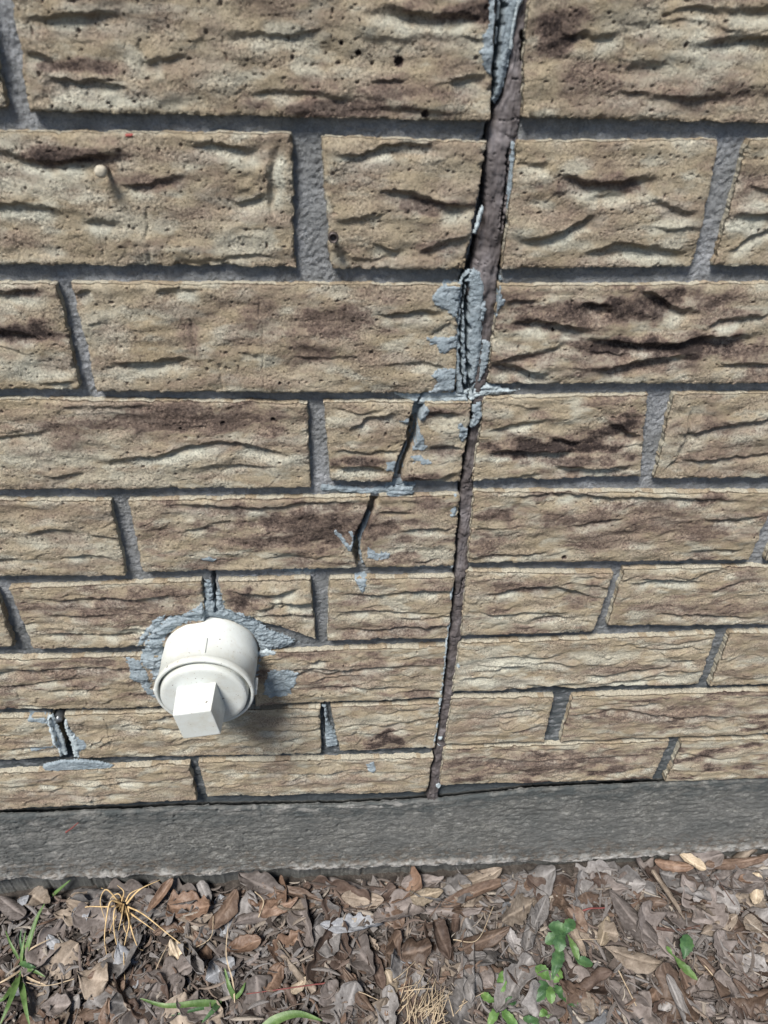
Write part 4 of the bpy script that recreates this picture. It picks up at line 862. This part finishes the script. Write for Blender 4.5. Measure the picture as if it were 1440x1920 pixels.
# the rest of the leaves one can count
protos = {}
patch('paint_fleck', [234,252,250,251,253,254,243,259,236,257], simple('red_paint', (.26,.06,.05), .6), .4, seed=130, rag=.5, step=.4, edge=.5)
kinds = [('grey-brown', 10), ('grey', 9), ('brown', 4), ('dark brown', 5), ('tan', 4), ('orange-brown', 1), ('pale grey', 1)]
shapes = [('flat', .35, .05, 20, 46), ('curled', .95, .15, 20, 46), ('rolled', 2.3, .05, 17, 50), ('crumpled', .7, .4, 24, 38), ('small', .8, .2, 12, 22), ('tiny', 1.5, .1, 8, 16)]
MARKS = [(40, 1790, 'the green grass clump'), (225, 1690, 'the golden dry grass'), (95, 1680, 'the tan curled leaf at upper left'), (175, 1832, 'the large torn orange-tan leaf'), (190, 1895, 'the grey speckled leaf'),
 (300, 1690, 'the reddish rolled leaf'), (330, 1885, 'the green blades left of centre'), (440, 1780, 'the orange-brown leaf tip'), (415, 1690, 'the long leaf with a pale spot'), (520, 1700, 'the shiny red-brown leaf'),
 (515, 1840, 'the leaf crossed by a red stalk'), (615, 1765, 'the large grey crumpled leaf'), (665, 1860, 'the long rolled leaf at bottom centre'), (680, 1686, 'the folded tan leaf by the footing'), (560, 1910, 'the broad green blade'),
 (800, 1890, 'the straw heap'), (880, 1700, 'the broad tan leaf'), (890, 1665, 'the long rolled brown leaf'), (905, 1760, 'the brown curved leaf with a stalk'), (1040, 1850, 'the tallest green weed'), (938, 1880, 'the rosette weed'),
 (1185, 1725, 'the large leaf with yellowed edge'), (1250, 1680, 'the narrow twisted leaf'), (1185, 1798, 'the large tan leaf with a hole'), (1280, 1790, 'the weed with one diamond leaf'), (1345, 1740, 'the leaf with a yellow spot'),
 (1420, 1670, 'the upright cream leaf'), (1410, 1815, 'the grey leaf at the right edge'), (1215, 1875, 'the narrow rusty leaf'), (1320, 1885, 'the greenish grey leaf')]
def topx(u, y):
    d = (np.array([u, y, GROUND+5]) - CAM) @ M; return 720+F*d[0]/d[2], 960-F*d[1]/d[2]
used_lab = set()
bag = [c for c, n in kinds for _ in range(n)]
i = 0; tries = 0
while i < 232 and tries < 5000:
    tries += 1
    cn = rnd.choice(bag); j = rnd.choice([0, 0, 1, 1, 2, 2, 3, 3, 4, 5]); sn, cu, be, wd, L = shapes[j]
    u = rnd.uniform(-360, 455); y = rnd.uniform(-160, -4)
    px, py = topx(u, y)
    if py > 1935 or px < -20 or px > 1460: continue
    mx, my, mn = min(MARKS, key=lambda q: math.hypot(q[0]-px, (q[1]-py)*1.2))
    dx, dy = px-mx, py-my
    rel = ('right of' if dx > 0 else 'left of') if abs(dx) > abs(dy) else ('below' if dy > 0 else 'above')
    lab = '%s %s leaf just %s %s' % (sn, cn, rel, mn)
    if lab in used_lab: continue
    used_lab.add(lab); i += 1
    lift = rnd.uniform(1, 4) if (j == 0 or i < 70) else rnd.uniform(2, 9)
    if y > -14 and j in (0, 3): y = -14
    sc = rnd.uniform(.95, 1.55)
    rz = rnd.uniform(0, 6.28) if y < -28 else rnd.uniform(-.5, .5)+rnd.choice([0, math.pi])
    if protos.get((cn, j)) is None:
        V_, F_, m_ = leaf_geo(L, wd, 300+i, cu*rnd.choice([1, -1, -1]), be, rnd.uniform(-.9, .9), .42, rnd.choice([.6,.8,1.0,1.3]), rnd.uniform(.4, .9))
        o = leaf_obj(V_, F_, m_, LM[cn], 0, 0, 0, 0, 0, 0, lab); protos[(cn, j)] = o
    else:
        o = protos[(cn, j)].copy(); col.objects.link(o); o['label'] = lab
    o.location = world((u, y, GROUND+lift+float(ground_h(np.array([u]), np.array([y]))[0]))); o.scale = (sc, sc*rnd.uniform(.8, 1.2), sc)
    o.rotation_euler = (rnd.gauss(0, .28), rnd.gauss(0, .2), rz)

# crumbs, flakes and rotted bits: nobody could count them
def litter():
    rs = np.random.RandomState(4); Vs, Fs, Ms, c = [], [], [], 0
    n = 22000
    for i in range(n):
        u = rs.uniform(-400, 500); y = rs.uniform(-190, -2); r = rs.gamma(2.0, 1.6)+.8; r = min(r, 10)
        if i >= 12000: u = rs.uniform(-950, 1050); y = rs.uniform(-620, -2); r = rs.uniform(4, 15)
        if i >= 12000 and -400 < u < 500 and y > -190: continue
        k = 6; an = np.sort(rs.uniform(0, 2*np.pi, k)); rr = r*rs.uniform(.5, 1.1, k); el = rs.uniform(.3, 1)
        p = np.stack([rr*np.cos(an), el*rr*np.sin(an), rs.normal(0, .18*r, k)], 1)
        ax = rs.normal(0, .5, 2); rz = rs.uniform(0, 6.28)
        ca, sa = np.cos(rz), np.sin(rz); p = p@np.array([[ca,-sa,0],[sa,ca,0],[0,0,1]]).T
        p[:,2] += p[:,0]*ax[0] + p[:,1]*ax[1]
        z = GROUND - 1.0 + rs.uniform(0, 5.0)
        gz = 3.5*0
        p += [u, y, z + gz]; ctr = p.mean(0) + [0, 0, .25*r]
        V = np.vstack([p, ctr]); f = [(c+j, c+(j+1) % k, c+k) for j in range(k)]
        Vs.append(V); Fs += f; g = rs.uniform(0, 1); b_ = rs.uniform(0, 1)
        Ms.append(np.tile([g, b_, 0], (k+1, 1))); c += k+1
    for i in range(2600):                # shredded strips and bits of stalk
        u = rs.uniform(-400, 500); y = rs.uniform(-190, -3); L = rs.uniform(5, 30); wd = rs.uniform(.4, 1.9); rz = rs.uniform(0, 6.28) if y < -15 else rs.normal(0, .3)
        t = np.linspace(-.5, .5, 6); bx = t*L; by = rs.normal(0, .12)*L*(t**2*4); bz = rs.normal(0, .1)*L*(t**2*4) + t*L*rs.normal(0, .12)
        ca, sa = np.cos(rz), np.sin(rz); z = GROUND + rs.uniform(2, 8)
        V = []
        for s_ in (-1, 0, 1):
            yy = by + s_*wd*(1-.6*np.abs(2*t)**3); V.append(np.stack([u+bx*ca-yy*sa, y+bx*sa+yy*ca, z+bz+(0 if s_ else wd*.6)], 1))
        V = np.vstack(V)
        for j in range(5):
            for a_ in (0, 6): Fs += [(c+a_+j, c+a_+j+1, c+a_+6+j+1), (c+a_+j, c+a_+6+j+1, c+a_+6+j)]
        Vs.append(V); c += 18; g = rs.choice([rs.uniform(.1, .75), rs.uniform(.45, .75), rs.uniform(.8, 1)]); Ms.append(np.tile([g, 0, 0], (18, 1)))
    return np.vstack(Vs), np.array(Fs), np.vstack(Ms)
def litter_mat():
    s = NT('litter_flakes', .9)
    a = s.n('ShaderNodeVertexColor', layer_name='mask'); sep = s.n('ShaderNodeSeparateColor'); s.l(a.outputs['Color'], sep.inputs[0])
    c = s.ramp(sep.outputs[0], [(0, (.03,.024,.021)), (.25, (.07,.056,.048)), (.5, (.115,.097,.085)), (.72, (.16,.15,.145)), (.9, (.11,.072,.052)), (1, (.30,.27,.23))])
    c = s.mix(.5, c, s.ramp(s.noise(500, 3, .7), [(.3, (.5,.5,.5)), (.65, (1.2,1.2,1.2))]), 'MULTIPLY')
    return s.fin(c, s.bump(s.noise(900, 3, .6), .0006, .6))
V_, F_, m_ = litter()
V_[:,2] += ground_h(V_[:,0], V_[:,1])*.8
o = mk('leaf_litter', world(V_), F_, litter_mat(), None, {'mask': m_}, smooth=False); tag(o, 'crumbled brown leaf litter and soil crumbs covering the ground', 'leaf litter', kind='stuff')

# ------------------------------------------------------------------ stems, grass, straw, weeds
def tube(P, r0, r1, n=6):
    P = np.asarray(P, float); k = len(P); V = []; 
    for i in range(k):
        t = P[min(i+1, k-1)] - P[max(i-1, 0)]; t /= max(np.linalg.norm(t), 1e-9)
        a = np.cross(t, [0, 0, 1]) if abs(t[2]) < .9 else np.cross(t, [1, 0, 0]); a /= np.linalg.norm(a); b = np.cross(t, a)
        r = r0 + (r1-r0)*i/(k-1)
        for j in range(n):
            an = 2*math.pi*j/n; V.append(P[i] + r*(math.cos(an)*a + math.sin(an)*b))
    F_ = [(i*n+j, i*n+(j+1) % n, (i+1)*n+(j+1) % n, (i+1)*n+j) for i in range(k-1) for j in range(n)]
    return np.array(V), np.array(F_)
def ribbon(P, w0, seed=0, fold=.35, nv=5, side=None):
    P = np.asarray(P, float); k = len(P); V = []
    for i in range(k):
        t = P[min(i+1, k-1)] - P[max(i-1, 0)]; t /= max(np.linalg.norm(t), 1e-9)
        a = np.cross(t, [0, 0, 1]); a /= max(np.linalg.norm(a), 1e-6); b = np.cross(a, t)
        x = i/(k-1); ww = w0(x)
        for s_ in np.linspace(-1, 1, nv):
            V.append(P[i] + a*ww*s_ + b*(fold*ww*abs(s_)))
    F_ = gridfaces(nv, k)
    return np.array(V), F_
def join(parts_):
    Vs, Fs, c = [], [], 0
    for V, F_ in parts_: Vs.append(V); Fs.append(F_+c); c += len(V)
    return np.vstack(Vs), np.vstack(Fs)
def g3(px, py, lift): p = G(px, py, GROUND+lift); return np.array([p[0], p[1], GROUND+lift])
def curve3(pts, n=14):              # Catmull-Rom
    P = np.array(pts, float); P = np.vstack([2*P[0]-P[1], P, 2*P[-1]-P[-2]]); out = []
    for i in range(1, len(P)-2):
        for t in np.linspace(0, 1, n, endpoint=(i == len(P)-3)):
            a, b, c, d = P[i-1:i+3]; out.append(.5*((2*b)+(-a+c)*t+(2*a-5*b+4*c-d)*t*t+(-a+3*b-3*c+d)*t**3))
    return np.array(out)
def green(name, c0, c1, c2):
    s = NT(name, .5); s.b.inputs['Specular IOR Level'].default_value = .35
    c = s.ramp(s.noise(120, 4, .6), [(.3, c0), (.5, c1), (.72, c2)])
    return s.fin(c, s.bump(s.noise(420, 3, .6), .0006, .5))
M_GR = green('weed_green', (.022,.055,.022), (.040,.088,.034), (.075,.14,.05)); M_GR2 = green('grass_green', (.045,.085,.022), (.075,.13,.04), (.13,.19,.07))
M_GR3 = green('weed_light', (.045,.095,.026), (.075,.145,.04), (.125,.20,.06))
M_STRAW = simple('dry_straw', (.34,.27,.185), .7, sc=200, var=.3); M_DRY = simple('dry_golden_grass', (.46,.33,.17), .65, sc=200, var=.25); M_TWIG = simple('twig_brown', (.075,.045,.035), .8, sc=300, var=.4)
M_RED = simple('red_stalk', (.16,.05,.045), .6)
def setobj(name, V, F_, mat, lab=None, cat=None, parent=None, group=None):
    o = mk(name, world(V), F_, mat)
    if parent: reparent(o, parent)
    if lab: tag(o, lab, cat, group)
    return o
def grass_blade(pts, wd, mat, parent, name='blade'):
    P = curve3([g3(*p) for p in pts]); V, F_ = ribbon(P, lambda x: wd*(1-x)**.6*(.55+.45*min(1, x*4)) + .12, fold=.35)
    return setobj(name, V, F_, mat, parent=parent)
def lance(pts, wd, mat, parent, name='leaf'):     # broader weed leaf: narrow foot, wide towards the tip
    P = curve3([g3(*p) for p in pts]); V, F_ = ribbon(P, lambda x: wd*(.10+.72*math.sin(math.pi*min(1, x**1.5))**.9*(1+.10*math.sin(x*31))) if x < .97 else .05, fold=.28, nv=7)
    V[:,2] += .5*noise(V[:,0]/4, V[:,1]/4, 5)
    return setobj(name, V, F_, mat, parent=parent)
def plant(name, lab, cat, px, py):
    b = g3(px, py, 0); e = empty(name, world(b)); tag(e, lab, cat); return e
# rosette weed, lower middle right
w1 = plant('weed_seedling', 'small green rosette weed with five spread leaves, left of the taller weed', 'weed', 938, 1880)
for pts, wd, m in [(([936,1878,9],[940,1850,12],[942,1820,12]), 5.2, M_GR3), (([933,1879,9],[915,1872,13],[902,1862,11]), 4.6, M_GR3), (([940,1878,9],[955,1877,12],[968,1880,10]), 4.2, M_GR), (([935,1882,9],[928,1900,12],[915,1924,10]), 4.6, M_GR3), (([940,1882,9],[950,1905,12],[972,1926,9]), 5.2, M_GR3)]:
    lance(pts, wd, m, w1)
V_, F_ = tube([g3(938,1880,-2), g3(937,1880,9)], 1.0, .8); setobj('stem', V_, F_, M_GR, parent=w1)
w2 = plant('leafy_weed', 'tallest green weed with many oval leaves, lower right', 'weed', 1033, 1845)
for pts, wd, m in [(([1033,1845,12],[1015,1848,15],[994,1858,12]), 5.2, M_GR), (([1033,1846,12],[1020,1862,14],[1003,1878,11]), 4.2, M_GR), (([1033,1846,12],[1032,1862,15],[1034,1882,12]), 5.2, M_GR3), (([1035,1845,12],[1048,1858,16],[1062,1874,12]), 5.4, M_GR), (([1036,1846,10],[1060,1868,11],[1085,1886,6]), 6.0, M_GR), (([1034,1842,13],[1042,1832,17],[1048,1815,16]), 6.5, M_GR3), (([1032,1838,14],[1020,1825,18],[1004,1812,16]), 7.0, M_GR3), (([1036,1836,18],[1044,1805,22],[1052,1778,20]), 6.8, M_GR)]:
    lance(pts, wd, m, w2)
V_, F_ = tube([g3(1033,1848,-2), g3(1033,1842,12), g3(1045,1800,17), g3(1058,1760,22)], 1.1, .8); setobj('stem', V_, F_, M_GR, parent=w2)
for pts, wd, m in [(([1062,1750,22],[1050,1742,25],[1028,1736,22]), 7.5, M_GR), (([1062,1750,22],[1066,1738,26],[1076,1725,24]), 6.6, M_GR), (([1060,1752,22],[1050,1765,25],[1048,1785,22]), 7.2, M_GR), (([1064,1752,22],[1075,1775,24],[1085,1800,20]), 4.2, M_GR2), (([1062,1752,20],[1040,1758,22],[1022,1768,18]), 6.5, M_GR), (([1075,1790,18],[1090,1802,20],[1112,1808,16]), 5.6, M_GR)]:
    lance(pts, wd, m, w2)
w3 = plant('weed_seedling', 'small weed with one diamond leaf and one long leaf, right of the tallest weed', 'weed', 1262, 1782)
for pts, wd, m in [(([1282,1798,10],[1286,1776,14],[1290,1752,13]), 7.5, M_GR), (([1262,1790,9],[1280,1812,12],[1308,1838,10]), 5.0, M_GR2), (([1262,1792,9],[1256,1784,11],[1250,1774,10]), 2.6, M_GR3)]:
    lance(pts, wd, m, w3)
w4 = plant('weed_seedling', 'tiny green weed cut off by the bottom of the photo, between the two larger weeds', 'weed', 1010, 1905)
for pts, wd, m in [(([1010,1908,8],[1018,1900,10],[1026,1896,8]), 3.8, M_GR3), (([1010,1910,8],[996,1912,10],[980,1910,7]), 3.8, M_GR), (([1012,1910,8],[1032,1910,10],[1050,1912,8]), 4.0, M_GR2), (([1010,1912,8],[1005,1922,9],[996,1934,8]), 3.5, M_GR)]:
    lance(pts, wd, m, w4)
# grass at the left
g1 = plant('grass_tuft', 'green grass clump at the left edge of the litter', 'grass', 40, 1800)
for pts, wd, m in [(([45,1800,6],[55,1765,18],[70,1720,26],[84,1694,28]), 2.8, M_GR2), (([40,1805,6],[42,1780,15],[48,1745,20]), 1.6, M_GR2), (([35,1830,6],[28,1855,16],[14,1890,20],[0,1922,16]), 3.2, M_GR2), (([38,1835,6],[44,1865,14],[48,1890,16],[56,1925,14]), 3.0, M_GR2), (([35,1825,6],[60,1820,12],[85,1832,10]), 2.2, M_GR2), (([38,1805,6],[55,1812,12],[68,1815,10]), 2.8, M_GR), (([36,1800,5],[20,1770,14],[10,1745,14]), 1.3, M_GR2), (([34,1835,5],[10,1870,14],[-10,1880,12]), 2.6, M_GR2), (([40,1795,6],[60,1778,14],[95,1760,12]), 1.2, M_STRAW), (([38,1820,6],[15,1835,12],[-10,1848,10]), 1.4, M_STRAW), (([40,1828,6],[60,1838,9],[88,1848,8]), 1.3, M_STRAW), (([44,1790,6],[38,1765,14],[40,1742,16]), 1.2, M_GR)]:
    grass_blade(pts, wd, m, g1)
g2 = plant('grass_sprig', 'single green blade leaning on the footing at upper left', 'grass', 98, 1682)
grass_blade(([98,1680,6],[112,1668,14],[132,1650,22]), 2.6, M_GR2, g2)
g3_ = plant('grass_tuft', 'green grass blades lying left of centre near the bottom edge', 'grass', 415, 1880)
for pts, wd, m in [(([415,1882,7],[370,1882,12],[310,1886,15],[262,1872,14]), 3.4, M_GR2), (([412,1880,7],[400,1895,12],[378,1918,12]), 3.2, M_GR), (([440,1872,7],[430,1850,16],[421,1815,20]), 2.6, M_GR2), (([442,1872,7],[452,1860,12],[460,1842,12]), 2.2, M_GR2), (([405,1885,6],[360,1895,10],[320,1905,9]), 1.8, M_GR), (([440,1880,6],[436,1840,16],[424,1790,22],[428,1730,30]), .7, M_STRAW)]:
    grass_blade(pts, wd, m, g3_)
g4 = plant('grass_sprig', 'broad green blade along the bottom edge left of centre', 'grass', 490, 1930)
grass_blade(([480,1940,8],[520,1912,14],[560,1902,15],[605,1914,10]), 5.0, M_GR2, g4)
# golden dry grass by the footing
d1 = plant('dry_grass_tuft', 'golden dry grass tuft with drooping curls below the footing at left', 'dry grass', 222, 1695)
rd = random.Random(8)
base = (225, 1694)
for pts in [([225,1694,12],[200,1668,26],[188,1690,22],[198,1728,12]), ([228,1694,12],[208,1690,24],[200,1720,18],[196,1760,10],[200,1790,6]), ([230,1696,12],[215,1706,24],[214,1745,16],[222,1780,8],[236,1796,5]),
            ([232,1696,12],[228,1720,22],[222,1745,16]), ([235,1700,12],[242,1730,20],[236,1760,14],[232,1790,8],[236,1870,6]), ([240,1700,12],[246,1740,18],[258,1775,8],[268,1782,5]), ([238,1694,12],[262,1668,26],[300,1650,22]), ([240,1700,12],[270,1715,24],[320,1755,16],[360,1785,8]),
            ([244,1712,12],[262,1725,18],[290,1745,12]), ([225,1692,12],[205,1672,20],[190,1665,14]), ([228,1690,12],[232,1672,22],[220,1660,20]), ([236,1690,12],[245,1675,18],[268,1664,16]), ([226,1700,12],[210,1735,18],[205,1750,12]), ([224,1696,12],[205,1700,20],[165,1700,16],[150,1706,10]), ([230,1698,10],[224,1712,18],[206,1705,12]), ([236,1704,10],[232,1735,14],[240,1755,10]), ([222,1688,10],[212,1680,18],[216,1700,14]), ([232,1690,10],[222,1676,20],[208,1684,16],[204,1704,10])]:
    P = curve3([g3(*p) for p in pts], 10); V_, F_ = tube(P, rd.uniform(.75, 1.15), .25, 5); setobj('blade', V_, F_, M_DRY, parent=d1)
# straw heap
d2 = plant('straw_tuft', 'heap of dry grey straw at the bottom, right of centre', 'straw', 800, 1900)
rd = random.Random(12)
for i in range(62):
    a = rd.gauss(1.05, .55); L = rd.uniform(25, 75); x = rd.gauss(800, 30); y = rd.gauss(1888, 20); lf = rd.uniform(5, 15)
    dx, dy = math.cos(a)*L, -math.sin(a)*L
    pts = [(x-dx/2, y-dy/2, lf*.5), (x+rd.uniform(-4,4), y+rd.uniform(-4,4), lf), (x+dx/2, y+dy/2, lf*rd.uniform(.6,1.3))]
    P = curve3([g3(*p) for p in pts], 6); V_, F_ = tube(P, rd.uniform(.35, .75), .25, 5); setobj('straw', V_, F_, M_STRAW, parent=d2)
# single stalks and twigs
ST = [(([150,1832,7],[88,1848,9],[40,1840,9]), .5, M_STRAW, 'thin pale stalk across the litter at lower left'),
 (([620,1842,9],[560,1850,11],[462,1864,8]), .7, M_RED, 'reddish stalk lying across the litter, bottom centre'),
 (([360,1780,9],[395,1758,13],[400,1718,15]), .5, M_STRAW, 'curved straw stalk left of centre'),
 (([285,1838,8],[300,1800,12],[320,1762,10]), .6, M_STRAW, 'straight straw stalk beside the dry grass'),
 (([1082,1712,9],[1105,1704,11],[1134,1702,10]), 1.1, M_RED, 'short red-brown twig above the tallest weed'),
 (([1230,1740,6],[1270,1744,8],[1312,1736,7]), 1.9, M_TWIG, 'thick reddish twig right of the large leaf'),
 (([1365,1785,7],[1400,1830,9],[1445,1860,8]), .7, M_TWIG, 'thin dark twig at the lower right edge'),
 (([850,1762,14],[895,1762,16],[925,1700,15]), .5, M_STRAW, 'fine straw stalk beside the brown curved leaf'),
 (([1160,1820,8],[1180,1860,9],[1200,1900,7]), .7, M_STRAW, 'pale straight stalk at lower right'),
 (([1312,1800,7],[1325,1815,8],[1345,1838,7]), .8, M_STRAW, 'pale broken stick beside the long weed leaf'),
 (([1080,1762,14],[1100,1761,15],[1125,1762,12]), .35, M_STRAW, 'hair-thin stalk over the leaves beside the tallest weed'),
 (([640,1850,8],[680,1862,10],[720,1880,7]), .5, M_STRAW, 'pale thin stalk at bottom centre'),
 (([485,1720,10],[494,1690,16],[478,1672,12]), .7, M_STRAW, 'bent straw loop near the footing, centre left'),
 (([1340,1640,10],[1380,1700,9],[1400,1712,7]), .6, M_TWIG, 'dark thin twig at right below the footing'),
 (([125,1558,0],[135,1552,0],[148,1542,0]), .0, None, None)]
for pts, r, mt, lab in ST:
    if not lab: continue
    P = curve3([g3(*p) for p in pts], 10); P[:,2] += .6*noise(P[:,0]/7, P[:,1]/7, 3); V_, F_ = tube(P, r, r*.6, 6)
    setobj('twig' if mt in (M_TWIG, M_RED) else 'stalk', V_, F_, mt, lab, 'twig' if mt in (M_TWIG, M_RED) else 'stalk')
# a red-brown needle stuck on the footing
a = W(124, 1560, 1.2); b = W(147, 1542, 1.2)
V_, F_ = tube([(a[0], -1.4, a[1]), ((a[0]+b[0])/2, -2.6, (a[1]+b[1])/2+.6), (b[0], -1.4, b[1])], .9, .4, 6)
setobj('twig', V_, F_, M_RED, 'tiny red-brown twig stuck to the concrete footing', 'twig')
